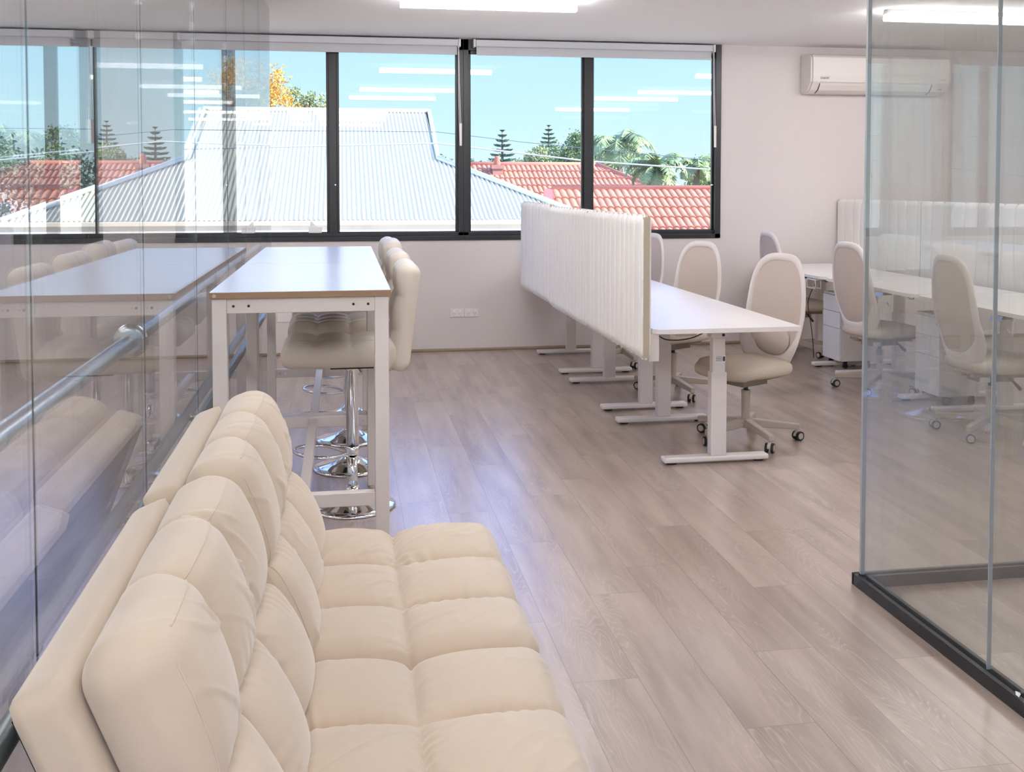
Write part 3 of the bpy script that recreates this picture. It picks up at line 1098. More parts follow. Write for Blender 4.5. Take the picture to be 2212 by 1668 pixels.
for i, (y, dx) in enumerate([(6.40, 0), (7.748, .0), (5.052, -.0)]):
    o = rd if i == 0 else copy_tree(rd)
    o.location = (4.648 + dx, y, 0)
    tag(o, lab_r[i], 'desk', 'desks of the right row')
    if i == 1:
        cbl = o
wf = MB()
for yy in (.17, .215):
    pass
pts = [(-.815, .10, .735), (-.815, .24, .735), (-.815, .24, .665), (-.815, .10, .665)]
wf.tube(pts, .006, 8, closed=True)
wf.tube([(x + .05, y, z) for x, y, z in pts], .006, 8, closed=True)
wf.tube([(-.815, .10, .735), (-.765, .10, .735)], .006, 8)
wf.tube([(-.815, .24, .735), (-.765, .24, .735)], .006, 8)
wf.build('cable_frame', M_whitemt, cbl)
MB().tube(smooth_path([(-.74, .26, .735), (-.72, .30, .69), (-.70, .36, .66), (-.70, .43, .58), (-.70, .47, .50), (-.70, .44, .40), (-.70, .40, .30), (-.69, .39, .18), (-.68, .39, .04)]), .0035, 8).build('hanging_cable', M_black, cbl)

# ================================================================== PEDESTALS
def pedestal():
    r = empty('drawer_pedestal')
    MB().box(.012, .30, 0, .30, .062, .605).build('carcass', M_pedside, r, bevel=.003)
    MB().box(0, .302, -.001, .301, .606, .622).build('top_panel', M_ped, r, bevel=.003)
    for n_, (z0, z1) in enumerate(((.470, .602), (.335, .466), (.066, .331))):
        d = MB().box(-.006, .0115, .002, .298, z0, z1).build('drawer', M_ped, r, bevel=.002)
        if n_ == 0:
            MB().cyl((-.0062, .035, z1 - .04), (-.010, .035, z1 - .04), .008, n=16).build('lock', M_steel, d)
    for x in (.06, .26):
        for y in (.030, .274):
            c = MB().cyl((x, y - .010, .022), (x, y + .010, .022), .022, n=18)
            c.box(x - .014, x + .014, y - .012, y + .012, .040, .063)
            c.build('caster', M_rub, r)
    return r
P0 = pedestal()
P0.location = (4.03, 6.37, 0)
P1 = copy_tree(P0)
P1.location = (4.03, 7.79, 0)
P1.rotation_euler = (0, 0, 0)
tag(P0, 'slim white three drawer pedestal seen through the right glass', 'drawer unit', 'white drawer pedestals')
tag(P1, 'slim white three drawer pedestal left of the glass edge', 'drawer unit', 'white drawer pedestals')

# ================================================================== OFFICE CHAIRS
def office_chair():
    r = empty('office_chair')     # faces +x

    def surf(y, z):
        t = (z - .40) / .70
        x = -.205 - .10 * t - .035 * math.sin(PI * min(1, max(0, t)))  # lean and S curve
        x += (.055 + .09 * max(0, .5 - t)) * (abs(y) / .23) ** 2
        return x
    N_ = 64

    def outer(a):
        c, s = math.cos(a), math.sin(a)
        y = .232 * math.copysign(abs(c) ** (2 / 3.6), c)
        z = .74 + (.365 if s > 0 else .355) * math.copysign(abs(s) ** (2 / 2.7), s)
        y *= 1.03 - .10 * max(0, (z - .60) / .5)
        if z < .56:
            k_ = max(0, (z - .385) / .175)
            y *= .74 + .26 * k_ ** .6
        return y, z

    def inner(a):
        c, s = math.cos(a), math.sin(a)
        y = .198 * math.copysign(abs(c) ** (2 / 3.4), c)
        z = .78 + (.278 if s > 0 else .262) * math.copysign(abs(s) ** (2 / 2.7), s)
        y *= 1.02 - .08 * max(0, (z - .60) / .5)
        if z < .62:
            k_ = (z - .518) / .102
            y *= .82 + .18 * max(0, k_) ** .6
        return y, z
    mb = MB()
    vs, fs = [], []
    K = 12
    for j in range(N_):
        a = 2 * PI * j / N_
        (yo, zo), (yi, zi) = outer(a), inner(a)
        for k_ in range(K):
            ph = 2 * PI * k_ / K
            t = .5 + .5 * math.cos(ph)
            y, z = yi + (yo - yi) * t, zi + (zo - zi) * t
            vs.append((surf(y, z) + .016 * math.sin(ph), y, z))
    for j in range(N_):
        for k_ in range(K):
            a, b = j * K + k_, j * K + (k_ + 1) % K
            c, d = ((j + 1) % N_) * K + (k_ + 1) % K, ((j + 1) % N_) * K + k_
            fs.append((a, d, c, b))
    mb.add(vs, fs, True)
    bf = mb.build('back_frame', M_chairfr, r)
    pm = MB()
    for off, rev in ((.004, False), (-.004, True)):
        vs, fs = [(surf(0, .79) + off, 0, .79)], []
        R_ = 7
        for q_ in range(1, R_ + 1):
            for j in range(N_):
                yi, zi = inner(2 * PI * j / N_)
                t = q_ / R_ * 1.02
                y, z = yi * t, .79 + (zi - .79) * t
                vs.append((surf(y, z) + off, y, z))
        for j in range(N_):
            fs.append((0, 1 + j, 1 + (j + 1) % N_))
        for q_ in range(R_ - 1):
            for j in range(N_):
                a, b = 1 + q_ * N_ + j, 1 + q_ * N_ + (j + 1) % N_
                fs.append((a, a + N_, b + N_, b))
        if rev:
            fs = [tuple(reversed(f)) for f in fs]
        pm.add(vs, fs, True)
    pm.build('mesh_panel', M_chairmesh, r)
    # inner lumbar pad low on the front
    lp = MB()
    vs, fs = [], []
    for k_ in range(9):
        ph = PI * k_ / 8
        for j in range(28):
            a = 2 * PI * j / 28
            y, z = .135 * math.cos(a) * math.sin(ph), .575 + .085 * math.sin(a) * math.sin(ph)
            vs.append((surf(y, z) + .012 + .020 * math.cos(ph), y, z))
    for k_ in range(8):
        for j in range(28):
            a, b = k_ * 28 + j, k_ * 28 + (j + 1) % 28
            fs.append((a, b, b + 28, a + 28))
    lp.add(vs, fs, True)
    lp.build('lumbar_pad', M_chairmesh, r)
    # side wings going down beside the seat
    wg = MB()
    for s in (-1, 1):
        vs, fs = [], []
        for k_ in range(9):
            t = k_ / 8
            z = .60 - .20 * t
            for m_ in range(5):
                u = m_ / 4
                y = s * (.165 + .055 * (1 - t) + .002 - .13 * u * (.3 + t * .2))
                x = surf(y, z) - .004 + .012 * (1 - u)
                vs.append((x, y, z))
                vs.append((x - .012, y, z))
        for k_ in range(8):
            for m_ in range(4):
                a = (k_ * 5 + m_) * 2
                fs.append((a, a + 2, a + 12, a + 10))
                fs.append((a + 1, a + 11, a + 13, a + 3))
        wg.add(vs, fs, True)
    # seat
    sm = MB()
    prof = [(0, .490), (.55, .492), (.80, .488), (.93, .476), (.99, .457), (1.0, .438), (.985, .420), (.93, .408), (.6, .400), (0, .400)]
    vs, fs = [], []
    n = 48
    for t, z in prof:
        for j in range(n):
            a = 2 * PI * j / n
            c, s = math.cos(a), math.sin(a)
            x = .025 + .262 * t * math.copysign(abs(c) ** (2 / 3.0), c)
            y = .245 * t * math.copysign(abs(s) ** (2 / 3.0), s)
            vs.append((x, y, z - (.012 if x > .18 and t > .5 else 0)))
    for k_ in range(len(prof) - 1):
        for j in range(n):
            a, b = k_ * n + j, k_ * n + (j + 1) % n
            fs.append((a, a + n, b + n, b))
    sm.add(vs, fs, True)
    sm.build('seat', M_seatbeige, r)
    me_ = MB()
    me_.prism([(-.19, -.10), (.17, -.15), (.19, 0), (.17, .15), (-.19, .10)], .372, .399)
    me_.prism([(-.12, -.06), (.10, -.08), (.10, .08), (-.12, .06)], .335, .373)
    me_.box(-.215, -.12, -.03, .03, .37, .43)
    me_.build('tilt_mechanism', M_darkbeige, r, bevel=.008)
    MB().box(-.13, -.07, -.103, -.096, .34, .372).build('care_tag', M_paper, r)
    lv = MB().tube([(.03, -.14, .372), (.03, -.19, .352), (.028, -.25, .325)], [.006, .008, .011], 10)
    lv.build('height_lever', M_black, r)
    MB().cyl((0, 0, .29), (0, 0, .338), .014, n=18).build('gas_stem', M_black, r)
    MB().cyl((0, 0, .095), (0, 0, .300), .024, .027, n=24).build('column', M_beigepl, r)
    b_ = MB()
    b_.cyl((0, 0, .078), (0, 0, .135), .040, n=24)
    for k_ in range(5):
        a = 2 * PI * k_ / 5
        R_ = Matrix.Rotation(a, 4, 'Z')
        vs = [Vector(p) for p in ((.02, -.022, .082), (.02, .022, .082), (.02, .022, .132), (.02, -.022, .132), (.315, -.016, .066), (.315, .016, .066), (.315, .016, .100), (.315, -.016, .100))]
        b_.add([R_ @ v for v in vs], [(0, 1, 5, 4), (1, 2, 6, 5), (2, 3, 7, 6), (3, 0, 4, 7), (4, 5, 6, 7), (3, 2, 1, 0)])
    b_.build('star_base', M_beigepl, r, bevel=.005)
    for k_ in range(5):
        a = 2 * PI * k_ / 5
        cx_, cy_ = .300 * math.cos(a), .300 * math.sin(a)
        sw = a + 1.1 + k_ * 1.3
        Mk = Matrix.Translation((cx_, cy_, 0)) @ Matrix.Rotation(sw, 4, 'Z')
        hood = MB()
        prf = []
        for t in range(9):
            an = PI * t / 8
            prf.append((.030 * math.cos(an) - .012, .030 * math.sin(an) + .028))
        vs = [Mk @ Vector((x, y, z)) for y in (-.009, .009) for x, z in prf]
        m_ = len(prf)
        hood.add(vs, [(i, i + 1, m_ + i + 1, m_ + i) for i in range(m_ - 1)] + [tuple(range(m_ - 1, -1, -1)), tuple(range(m_, 2 * m_)), (0, m_, 2 * m_ - 1, m_ - 1)])
        p0, p1 = Mk @ Vector((0, 0, .050)), Mk @ Vector((0, 0, .070))
        hood.cyl(p0, p1, .010, n=12)
        cs = hood.build('caster', M_beigepl, r)
        for s in (-1, 1):
            wh = MB()
            wh.cyl(Mk @ Vector((-.012, s * .010, .028)), Mk @ Vector((-.012, s * .024, .028)), .028, .027, n=24)
            wh.build('wheel', M_rub, cs)
            hb_ = MB()
            hb_.cyl(Mk @ Vector((-.012, s * .022, .028)), Mk @ Vector((-.012, s * .0255, .028)), .020, .018, n=20)
            hb_.build('hub_cap', M_beigepl, cs)
    return r
C0 = office_chair()
chairs = [
    (2.36, 5.72, 203, 'beige office chair at the near desk of the middle row', 'office chairs of the middle row'),
    (2.36, 7.08, 206, 'beige office chair at the centre desk of the middle row', 'office chairs of the middle row'),
    (2.36, 8.40, 200, 'beige office chair of the middle row closest to the window', 'office chairs of the middle row'),
    (3.93, 6.99, 8, 'white backed office chair beside the left hand drawer pedestal', 'office chairs of the right row'),
    (3.88, 5.60, -2, 'white backed office chair seen through the right glass', 'office chairs of the right row'),
    (4.03, 8.60, 0, 'white backed office chair in the far corner below the air conditioner', 'office chairs of the right row'),
]
for i, (x, y, a, lab, gp) in enumerate(chairs):
    o = C0 if i == 0 else copy_tree(C0)
    o.location = (x, y, 0)
    o.rotation_euler = (0, 0, math.radians(a))
    tag(o, lab, 'chair', gp)

# ================================================================== SILL ITEM
tb_ = tag(empty('tissue_box', (-.25, YB + .035, 1.0905)), 'small white tissue box with a raised tissue on the window sill', 'tissue box')
MB().box(-.058, .058, -.03, .03, 0, .052).build('carton', M_paper, tb_, bevel=.003)
tv = [(-.045, 0, .052), (-.005, .008, .052), (.018, 0, .052), (-.046, .004, .085), (-.02, -.008, .080), (.002, .006, .066), (-.038, 0, .112), (-.028, .006, .098)]
MB().add(tv, [(0, 1, 4, 3), (1, 2, 5, 4), (3, 4, 7, 6), (4, 5, 7)], True).build('tissue', M_paper, tb_)

# ================================================================== OUTDOORS
G = -3.2
M_grass = mat('outdoor_ground', lin(176, 172, 160), 0.95, noise_amt=.25, nscale=.4)
M_corr = mat('corrugated_steel', lin(206, 203, 184), 0.5, spec=0.4)
M_ridge = mat('ridge_cap_white', lin(232, 236, 232), 0.5)
M_cream = mat('cream_fascia', lin(250, 234, 212), 0.7, noise_amt=.05, nscale=3)
M_tile = mat('terracotta_tile', lin(196, 136, 114), 0.75, noise_amt=.28, nscale=5)
M_tileridge = mat('ridge_tile_red', lin(202, 126, 108), 0.75, noise_amt=.1, nscale=6)
M_brick = mat('chimney_brick', lin(176, 128, 118), 0.85, noise_amt=.2, nscale=10)
M_leafy = mat('leaf_green', lin(122, 146, 92), 0.7, noise_amt=.35, nscale=1.5)
M_leafl = mat('leaf_pale', lin(158, 172, 124), 0.7, noise_amt=.3, nscale=1.5)
M_leafd = mat('leaf_dark', lin(96, 122, 104), 0.75, noise_amt=.35, nscale=1.5)
M_leafo = mat('leaf_orange', lin(236, 182, 74), 0.7, noise_amt=.35, nscale=2)
M_leafp = mat('palm_green', lin(142, 166, 118), 0.55, noise_amt=.3, nscale=2)
M_bark = mat('bark', lin(140, 128, 112), 0.9, noise_amt=.25, nscale=5)
M_wire = mat('power_line', lin(196, 202, 206), 0.5)
M_wired = mat('power_line_dark', lin(96, 110, 124), 0.5)
M_flash = mat('pink_gable_board', lin(214, 120, 122), 0.7)

structure(MB().box(-150, 200, 12, 400, G - .2, G).build('ground', M_grass), 'green suburb ground outside')


def slope_sheet(mb, p00, p10, p11, p01, nu, nv, fn):
    """quad patch p00(u0v0) p10(u1v0) p11 p01 ; fn(u,v,U,V)->offset along normal, U V in metres"""
    p00, p10, p11, p01 = map(Vector, (p00, p10, p11, p01))
    n = (p10 - p00).cross(p01 - p00).normalized()
    vs, fs = [], []
    for j in range(nv + 1):
        v = j / nv
        a, b = p00.lerp(p01, v), p10.lerp(p11, v)
        for i in range(nu + 1):
            u = i / nu
            p = a.lerp(b, u)
            vs.append(p + n * fn(p, v))
    for j in range(nv):
        for i in range(nu):
            a = j * (nu + 1) + i
            fs.append((a, a + 1, a + nu + 2, a + nu + 1))
    mb.add(vs, fs, False)


def corr(p, v):
    return .020 * math.sin(2 * PI * p.x / .084)

gh = tag(empty('neighbour_house', (-.6, 18, G)), 'house with pale corrugated metal roof directly outside the window', 'house')
def W(x, y, z):
    return (x + .6, y - 18, z - G)
# lower skirt and upper steep part as one continuous corrugated face, cut into strips following the hips
# boundary (half width as function of v): v=0 eave y18 z.90, v=.48 y20.9 z2.04, v=1 y24 z3.22
cx0 = -.6
rows = [(18.0, .90, 4.98), (20.9, 2.04, 2.52), (24.0, 3.22, 2.62)]
mb = MB()
per = .084
def strip(x, xa, xb):
    pass
vs, fs = [], []
xs_all = np.arange(-4.98, 4.98 + 1e-6, per / 8)
def vmax(x):
    """highest point of the sheet at x: (y,z)"""
    ax = abs(x)
    if ax <= 2.52:
        return 24.0, 3.22
    t = (4.98 - ax) / (4.98 - 2.52)
    return 18.0 + 2.9 * t, .90 + 1.14 * t
NV = 8
for x in xs_all:
    ye, ze = vmax(x)
    o = .017 * math.sin(2 * PI * x / per)
    for j in range(NV + 1):
        t = j / NV
        if abs(x) <= 2.52:
            if t < .5:
                y, z = 18 + 2.9 * t * 2, .90 + 1.14 * t * 2
            else:
                y, z = 20.9 + 3.1 * (t - .5) * 2, 2.04 + 1.18 * (t - .5) * 2
        else:
            y, z = 18 + (ye - 18) * t, .90 + (ze - .90) * t
        vs.append(Vector(W(x + cx0, y - o * .36, z + o * .93)))
for i in range(len(xs_all) - 1):
    for j in range(NV):
        a = i * (NV + 1) + j
        fs.append((a, a + NV + 1, a + NV + 2, a + 1))
mb.add(vs, fs, True)
rf = mb.build('corrugated_roof', M_corr, gh)
sd = MB()   # side slopes and back slope, seen obliquely only
for s in (-1, 1):
    sd.add([W(cx0 + s * 4.98, 18, .90), W(cx0 + s * 2.52, 20.9, 2.04), W(cx0 + s * 2.52, 25.2, 2.04), W(cx0 + s * 4.98, 26.5, .90)], [(0, 1, 2, 3) if s < 0 else (3, 2, 1, 0)])
    sd.add([W(cx0 + s * 2.52, 20.9, 2.04), W(cx0 + s * 2.58, 24, 3.21), W(cx0 + s * 2.52, 25.2, 2.04)], [(0, 1, 2)])
sd.add([W(cx0 - 2.58, 24, 3.2), W(cx0 + 2.58, 24, 3.2), W(cx0 + 2.52, 25.2, 2.04), W(cx0 - 2.52, 25.2, 2.04), W(cx0 + 4.98, 26.5, .9), W(cx0 - 4.98, 26.5, .9)], [(0, 3, 2, 1), (3, 5, 4, 2)])
sd.build('side_slopes', M_corr, gh)
rc = MB()
for s in (-1, 1):
    rc.tube([W(cx0 + s * 5.0, 17.98, .93), W(cx0 + s * 2.52, 20.88, 2.075)], .055, 8)
    rc.tube([W(cx0 + s * 2.52, 20.88, 2.075), W(cx0 + s * 2.60, 24, 3.25)], .045, 8)
rc.tube([W(cx0 - 2.62, 24, 3.25), W(cx0 + 2.62, 24, 3.25)], .05, 8)
rc.build('ridge_capping', M_ridge, gh)
fc = MB()
fc.box(-5.0, 5.0, -.12, 0.02, .66 - G, .88 - G)
fc.box(-5.02, 5.02, -.17, -.10, .82 - G, .90 - G)
fc.build('gutter', M_cream, gh, bevel=.01)
MB().box(-4.6, 4.6, .5, 8.0, 0, .90 - G).build('house_wall', M_cream, gh)


def tiled(mb, e0, e1, r1, r0, pitch=.30, course=.34):
    """tile sheet: eave e0-e1, ridge r0-r1; columns follow x; rows are stepped courses"""
    e0, e1, r0, r1 = map(Vector, (e0, e1, r0, r1))
    Ls = (r0 - e0).length if (r0 - e0).length > (r1 - e1).length else (r1 - e1).length
    hgt = abs(r0.z - e0.z)
    sl = math.hypot(r0.y - e0.y, hgt)
    nr = max(2, int(sl / course))
    upn = Vector((0, -(hgt), abs(r0.y - e0.y))).normalized()
    for k in range(nr):
        v0, v1 = k / nr, (k + 1) / nr
        vs, fs = [], []
        xa0, xb0 = e0.x + (r0.x - e0.x) * v0, e1.x + (r1.x - e1.x) * v0
        xa1, xb1 = e0.x + (r0.x - e0.x) * v1, e1.x + (r1.x - e1.x) * v1
        n = int((xb0 - xa0) / pitch * 8)
        off = 0
        for i in range(n + 1):
            x = xa0 + (xb0 - xa0) * i / n
            xx = min(max(x, xa1), xb1)
            ph = (x / pitch + off)
            prof = .055 * (abs(math.sin(PI * ph)) ** .7)
            pr2 = .055 * (abs(math.sin(PI * (xx / pitch + off))) ** .7)
            pl = e0.lerp(r0, v0)
            pt = e0.lerp(r0, v1)
            b = Vector((x, pl.y, pl.z)) + upn * (prof + .05)
            t = Vector((xx, pt.y, pt.z)) + upn * (pr2 + .005)
            c = Vector((x, pl.y, pl.z)) + upn * (prof * .3 - .02)
            vs += [c, b, t]
        for i in range(n):
            a = i * 3
            fs.append((a, a + 3, a + 4, a + 1))
            fs.append((a + 1, a + 4, a + 5, a + 2))
        mb.add(vs, fs, False)

# far red roofed house
h1 = tag(empty('tiled_house', (6, 32, G)), 'house with red tiled hip roof and brick chimney behind the metal roof', 'house')
def W1(x, y, z):
    return (x - 6, y - 32, z - G)
mb = MB()
tiled(mb, W1(1.0, 28.2, .1), W1(12.0, 28.2, .1), W1(8.05, 32, 2.12), W1(3.2, 32, 2.12), .155, .46)
mb.build('tiled_roof', M_tile, h1)
mb = MB()
mb.add([W1(8.05, 32, 2.12), W1(12.0, 28.2, .1), W1(12.0, 35.8, .1)], [(0, 1, 2)])
mb.add([W1(3.2, 32, 2.12), W1(1.0, 35.8, .1), W1(1.0, 28.2, .1)], [(0, 1, 2)])
mb.add([W1(3.2, 32, 2.12), W1(8.05, 32, 2.12), W1(12.0, 35.8, .1), W1(1.0, 35.8, .1)], [(0, 1, 2, 3)])
mb.build('rear_slopes', M_tile, h1)
mb = MB()
mb.tube([W1(3.2, 32, 2.17), W1(8.05, 32, 2.17)], .08, 8)
mb.tube([W1(8.05, 32, 2.17), W1(12.0, 28.2, .16)], .09, 8)
mb.build('ridge_tiles', M_tileridge, h1)
ch = MB().box(4.58 - 6, 4.90 - 6, -.70, -.38, 1.45 - G, 2.10 - G)
ch.box(4.54 - 6, 4.94 - 6, -.74, -.34, 2.02 - G, 2.14 - G)
chm = ch.build('chimney', M_brick, h1)
MB().lathe([(.10, 2.14 - G), (.11, 2.20 - G), (.075, 2.36 - G), (.085, 2.42 - G), (.0, 2.42 - G)], (4.74 - 6, -.54, 0), 16).build('chimney_pot', M_tileridge, chm)
MB().box(4.45 - 6, 5.05 - 6, -.80, -.32, 1.35 - G, 1.56 - G).build('chimney_flashing', M_ridge, chm, bevel=.03)
MB().box(-4.6, 5.6, -3.3, 3.3, 0, .12 - G).build('house_wall', M_cream, h1)

# nearer red roof
h2 = tag(empty('tiled_house', (9, 24, G)), 'nearer red tiled roof at lower right of the window', 'house')
def W2(x, y, z):
    return (x - 9, y - 24, z - G)
mb = MB()
tiled(mb, W2(4.55, 20.6, -.62), W2(18.0, 20.6, -.62), W2(18.0, 24.0, 1.38), W2(4.95, 24.0, 1.38), .17, .40)
mb.build('tiled_roof', M_tile, h2)
mb = MB()
mb.tube([W2(4.95, 24, 1.44), W2(18, 24, 1.44)], .07, 8)
mb.build('ridge_tiles', M_tileridge, h2)
mb = MB()
mb.add([W2(4.95, 24, 1.46), W2(4.75, 24, 1.40), W2(4.42, 20.6, -.68), W2(4.62, 20.6, -.55), W2(4.95, 24.05, 1.3), W2(4.75, 24.05, 1.25), W2(4.42, 20.65, -.88), W2(4.62, 20.65, -.78)],
       [(0, 1, 2, 3), (7, 6, 5, 4), (1, 5, 6, 2), (0, 3, 7, 4), (2, 6, 7, 3), (0, 4, 5, 1)])
mb.build('gable_board', M_flash, h2)
MB().add([W2(4.95, 24, 1.3), W2(18, 24, 1.3), W2(18, 25.6, .4), W2(4.95, 25.6, .4)], [(0, 1, 2, 3)]).build('rear_slope', M_tile, h2)
MB().box(-4.3, 9, -3.0, 1.4, 0, -.75 - G).build('house_wall', M_cream, h2)

# pale hut glimpsed between the palms
h3 = tag(empty('garden_shed', (12.6, 39.2, G)), 'small pale shed roof glimpsed between the palm trunks', 'shed')
MB().add([(-1.1, 0, 1.40 - G), (-.1, 0, 1.78 - G), (1.3, 0, 1.30 - G), (-1.1, 1.5, 1.40 - G), (-.1, 1.5, 1.78 - G), (1.3, 1.5, 1.30 - G)], [(0, 1, 4, 3), (1, 2, 5, 4), (0, 2, 1), (3, 4, 5), (0, 3, 5, 2)]).build('shed_roof', M_ridge, h3)
MB().box(-.8, 1.2, .1, 1.4, 0, 1.32 - G).build('shed_wall', M_corr, h3)


# ------------------------------------------------------------------ trees
def leaf_quads(mb, c, size, rnd, up=None):
    a = Vector((rnd.gauss(0, 1), rnd.gauss(0, 1), rnd.gauss(0, 1))).normalized()
    b = a.orthogonal().normalized()
    q_ = Matrix.Rotation(rnd.uniform(0, 6.28), 3, a)
    b = q_ @ b
    l, w_ = size * rnd.uniform(.7, 1.3), size * .5
    mb.add([c - a * l * .5, c + b * w_ * .5, c + a * l * .5, c - b * w_ * .5], [(0, 1, 2, 3)])


def broadleaf(name, base, blobs, n, size, ml, lab, seed, group='trees beyond the roofs'):
    rnd = random.Random(seed)
    r = tag(empty(name, base), lab, 'tree', group)
    b = Vector(base)
    vol = [s_[3] ** 2 for s_ in blobs]
    mb = MB()
    for (x, y, z, rad), w_ in zip(blobs, vol):
        k = int(n * w_ / sum(vol))
        # sub clumps make the outline uneven
        cl = [(Vector((rnd.gauss(0, 1), rnd.gauss(0, 1), rnd.gauss(0, .9))).normalized() * rad * rnd.uniform(.45, .95)) for _ in range(16)]
        for _ in range(k):
            c = rnd.choice(cl)
            d = Vector((rnd.gauss(0, 1), rnd.gauss(0, 1), rnd.gauss(0, 1))) * rad * .17
            leaf_quads(mb, Vector((x, y, z)) - b + c + d, size, rnd)
    mb.build('foliage', ml, r)
    tr = MB()
    tp = Vector((blobs[0][0], blobs[0][1], blobs[0][2])) - b
    tr.tube([(0, 0, 0), (tp.x * .2, tp.y * .2, tp.z * .6), tp], [.28, .2, .08], 8)
    for s_ in blobs:
        e_ = Vector(s_[:3]) - b
        tr.tube([Vector((tp.x * .2, tp.y * .2, tp.z * .6)), (tp * .7 + e_ * .3), e_], [.12, .08, .03], 6)
    tr.build('trunk', M_bark, r)
    return r


def norfolk(base, h0, top, width, lab, seed):
    rnd = random.Random(seed)
    r = tag(empty('norfolk_pine', base), lab, 'tree', 'norfolk pines on the skyline')
    H_ = top - base[2]
    tr = MB().tube([(0, 0, 0), (0, 0, H_ * .5), (0, 0, H_)], [.22, .16, .03], 8)
    tr.build('trunk', M_bark, r)
    mb = MB()
    z = h0 - base[2]
    n = 13
    for k in range(n):
        t = k / (n - 1)
        zz = z + (H_ - z) * t
        rad = width * (1 - t) ** .85 + .05
        for j in range(9):
            a = 2 * PI * j / 9 + k * .4
            d = Vector((math.cos(a), math.sin(a), 0))
            pts = [Vector((0, 0, zz)) + d * rad * s_ + Vector((0, 0, rad * .10 * s_ * s_ - rad * .04 * s_)) for s_ in (0, .35, .7, 1)]
            mb.tube(pts, [.05, .05, .045, .03], 5)
            for q_ in range(16):
                s_ = .2 + .8 * q_ / 15
                c = Vector((0, 0, zz + rad * .10 * s_ * s_)) + d * rad * s_
                side = d.cross(Vector((0, 0, 1)))
                for sg in (-1, 1):
                    e_ = c + side * sg * .16 * (1.25 - s_ * .5) + Vector((0, 0, .09)) + d * .08
                    mb.add([c - d * .05, c + d * .05, e_], [(0, 1, 2)])
    mb.build('branches', M_leafd, r)
    return r


def palm(base, crown, R_, nf, lab, seed):
    rnd = random.Random(seed)
    b = Vector(base)
    c = Vector(crown) - b
    r = tag(empty('palm_tree', base), lab, 'palm tree', 'palm trees at the right of the window')
    tr = MB().tube([(0, 0, 0), (0, 0, c.z * .5), (c.x, c.y, c.z)], [.2, .15, .10], 10)
    tr.build('trunk', M_bark, r)
    for k in range(nf):
        a = 2 * PI * k / nf + rnd.uniform(-.2, .2)
        el = rnd.choice([1.25, .95, .7, .35, .1])
        d = Vector((math.cos(a), math.sin(a), 0))
        L_ = R_ * rnd.uniform(.85, 1.15)
        pts = []
        p = c.copy()
        ang = el
        for s_ in range(11):
            pts.append(p.copy())
            p = p + (d * math.cos(ang) + Vector((0, 0, math.sin(ang)))) * L_ / 10
            ang -= .16 + .04 * s_ * .5
        mb = MB().tube(pts, [.035 - .003 * i for i in range(11)], 5)
        side = d.cross(Vector((0, 0, 1)))
        for s_ in range(1, 10):
            for f in range(3):
                c0 = pts[s_].lerp(pts[s_ + 1], f / 3)
                tdir = (pts[s_ + 1] - pts[s_]).normalized()
                ll = L_ * .30 * math.sin(PI * min(1, (s_ + f / 3 + 1) / 11)) + .05
                for sg in (-1, 1):
                    e_ = c0 + side * sg * ll * .75 + tdir * ll * .45 - Vector((0, 0, ll * rnd.uniform(.15, .6)))
                    mb.add([c0, c0 + tdir * .07, e_, c0.lerp(e_, .5) - tdir * .03], [(0, 1, 2, 3)])
        mb.build('frond', M_leafp, r)
    return r

broadleaf('autumn_tree', (-2.9, 32, G), [(-3.1, 32, 4.3, 1.0), (-2.5, 31.6, 4.5, .75), (-2.0, 31.6, 3.9, .7), (-1.65, 31.6, 3.3, .65), (-2.7, 32, 2.7, 1.1), (-3.8, 32, 3.1, .8)], 13000, .10, M_leafo, 'golden orange tree rising behind the metal roof', 5)
broadleaf('eucalyptus_tree', (-1.1, 34.5, G), [(-1.35, 34.5, 4.35, .55), (-.65, 34.5, 4.15, .5), (-1.0, 34.5, 3.7, .6), (-.7, 34.5, 3.4, .55)], 2300, .11, M_leafl, 'pale green open tree right of the orange tree', 6)
norfolk((9.35, 60, G), 1.2, 4.7, 1.3, 'norfolk pine just behind the brick chimney', 1)
norfolk((15.2, 75, G), 2.2, 5.9, 1.35, 'norfolk pine farther right on the skyline', 2)
palm((11.05, 40, G), (11.05, 40, 3.05), 1.75, 19, 'tallest feathery palm right of the window mullion', 3)
palm((9.0, 27.2, G), (8.55, 27.2, 1.95), 1.05, 17, 'lower bushy palm in front of the tallest palm', 4)
palm((12.95, 36.6, G), (13.1, 36.6, 2.2), 1.0, 14, 'small palm near the right window frame', 8)
broadleaf('bushy_tree', (4.9, 48, G), [(4.9, 48, 2.1, .75), (4.2, 48, 1.9, .8), (5.7, 48, 2.2, .55)], 3000, .16, M_leafy, 'low green tree at the right shoulder of the metal roof', 11)
broadleaf('bushy_tree', (7.4, 55, G), [(7.2, 55, 2.3, .8), (8.0, 55, 2.2, .7)], 2600, .18, M_leafd, 'low dark tree left of the chimney', 12)
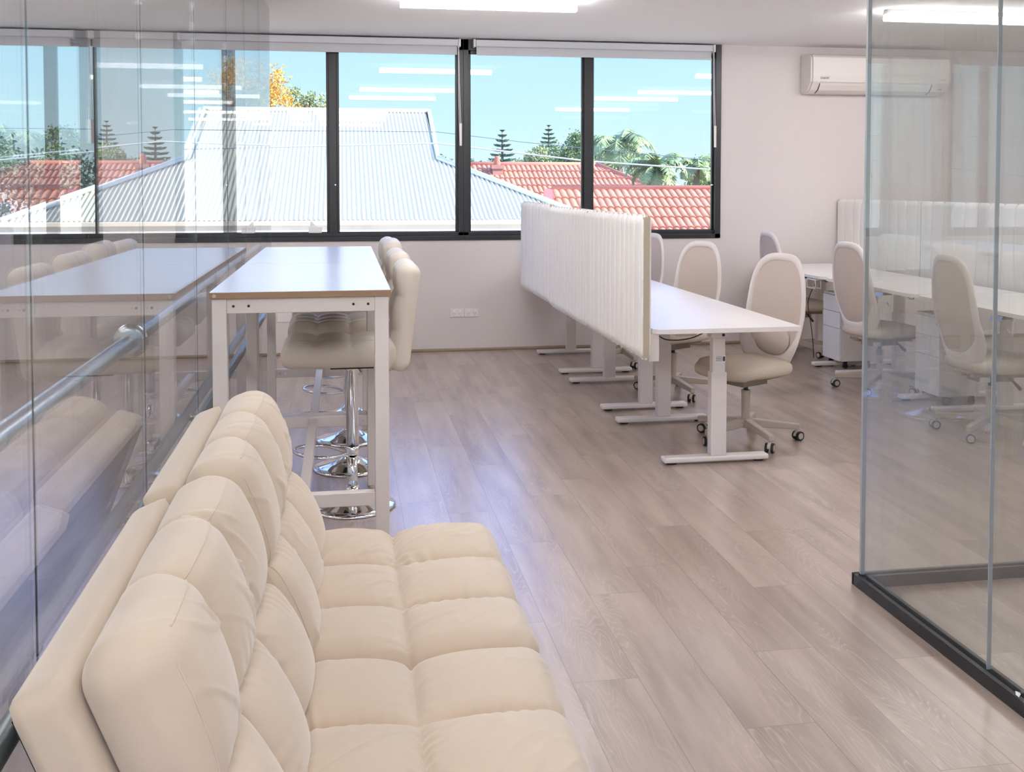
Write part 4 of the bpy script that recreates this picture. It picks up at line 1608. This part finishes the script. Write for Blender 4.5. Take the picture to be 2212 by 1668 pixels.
broadleaf('bushy_tree', (9.5, 48, G), [(9.1, 48, 2.7, .7), (8.7, 48, 2.2, .8), (9.6, 48, 2.3, .6)], 3600, .15, M_leafl, 'rounded pale tree right of the near norfolk pine', 13)
broadleaf('bushy_tree', (11.6, 52, G), [(11.4, 52, 3.0, .9), (11.1, 52, 2.3, .9), (12.6, 52, 3.2, 1.1), (12.4, 52, 3.9, .6)], 6500, .16, M_leafy, 'big green tree left of the right mullion', 14)
broadleaf('bushy_tree', (12.8, 45, G), [(12.0, 45, 2.6, 1.0), (13.3, 45, 2.2, .9), (11.4, 45, 2.0, .6)], 5200, .14, M_leafl, 'light green tree behind the tallest palm trunk', 15)
broadleaf('bushy_tree', (16.0, 42, G), [(15.2, 42, 1.7, .9), (16.2, 42, 1.8, 1.0)], 3500, .14, M_leafy, 'green hedge like tree at the right window frame', 16)
broadleaf('bushy_tree', (11.0, 37.4, G), [(10.2, 37.4, 1.2, .5), (11.3, 37.4, 1.1, .6)], 3400, .11, M_leafl, 'sunlit shrub between the palm trunks', 17)
broadleaf('bushy_tree', (-11, 42, G), [(-11, 42, 1.9, 1.5), (-9.2, 42, 1.5, 1.3), (-12.6, 42, 1.8, 1.6)], 6000, .22, M_leafd, 'dark tree outside at far left seen faintly through the glass', 18)
broadleaf('bushy_tree', (-18, 44, G), [(-18, 44, 2.0, 1.8), (-16, 44, 1.8, 1.6)], 3000, .24, M_leafd, 'dark tree cluster outside at the very far left', 19)

for i, (pts, rr, mm, lab) in enumerate([
    ([(-9, 13.4, 1.35), (-3, 13.6, 1.95), (1.28, 14, 2.09), (3.4, 14, 1.855), (5.18, 14, 1.743), (9, 14, 1.66)], .011, M_wire, 'thick pale overhead cable sagging to the right'),
    ([(-9, 16, 2.35), (1.46, 16, 2.351), (2.83, 16, 2.20), (6, 16, 1.92), (10, 16, 1.72)], .005, M_wired, 'thin dark overhead cable above the thick one'),
]):
    o = MB().tube(pts, rr, 8).build('overhead_cable', mm)
    tag(o, lab, 'cable', 'overhead cables outside')
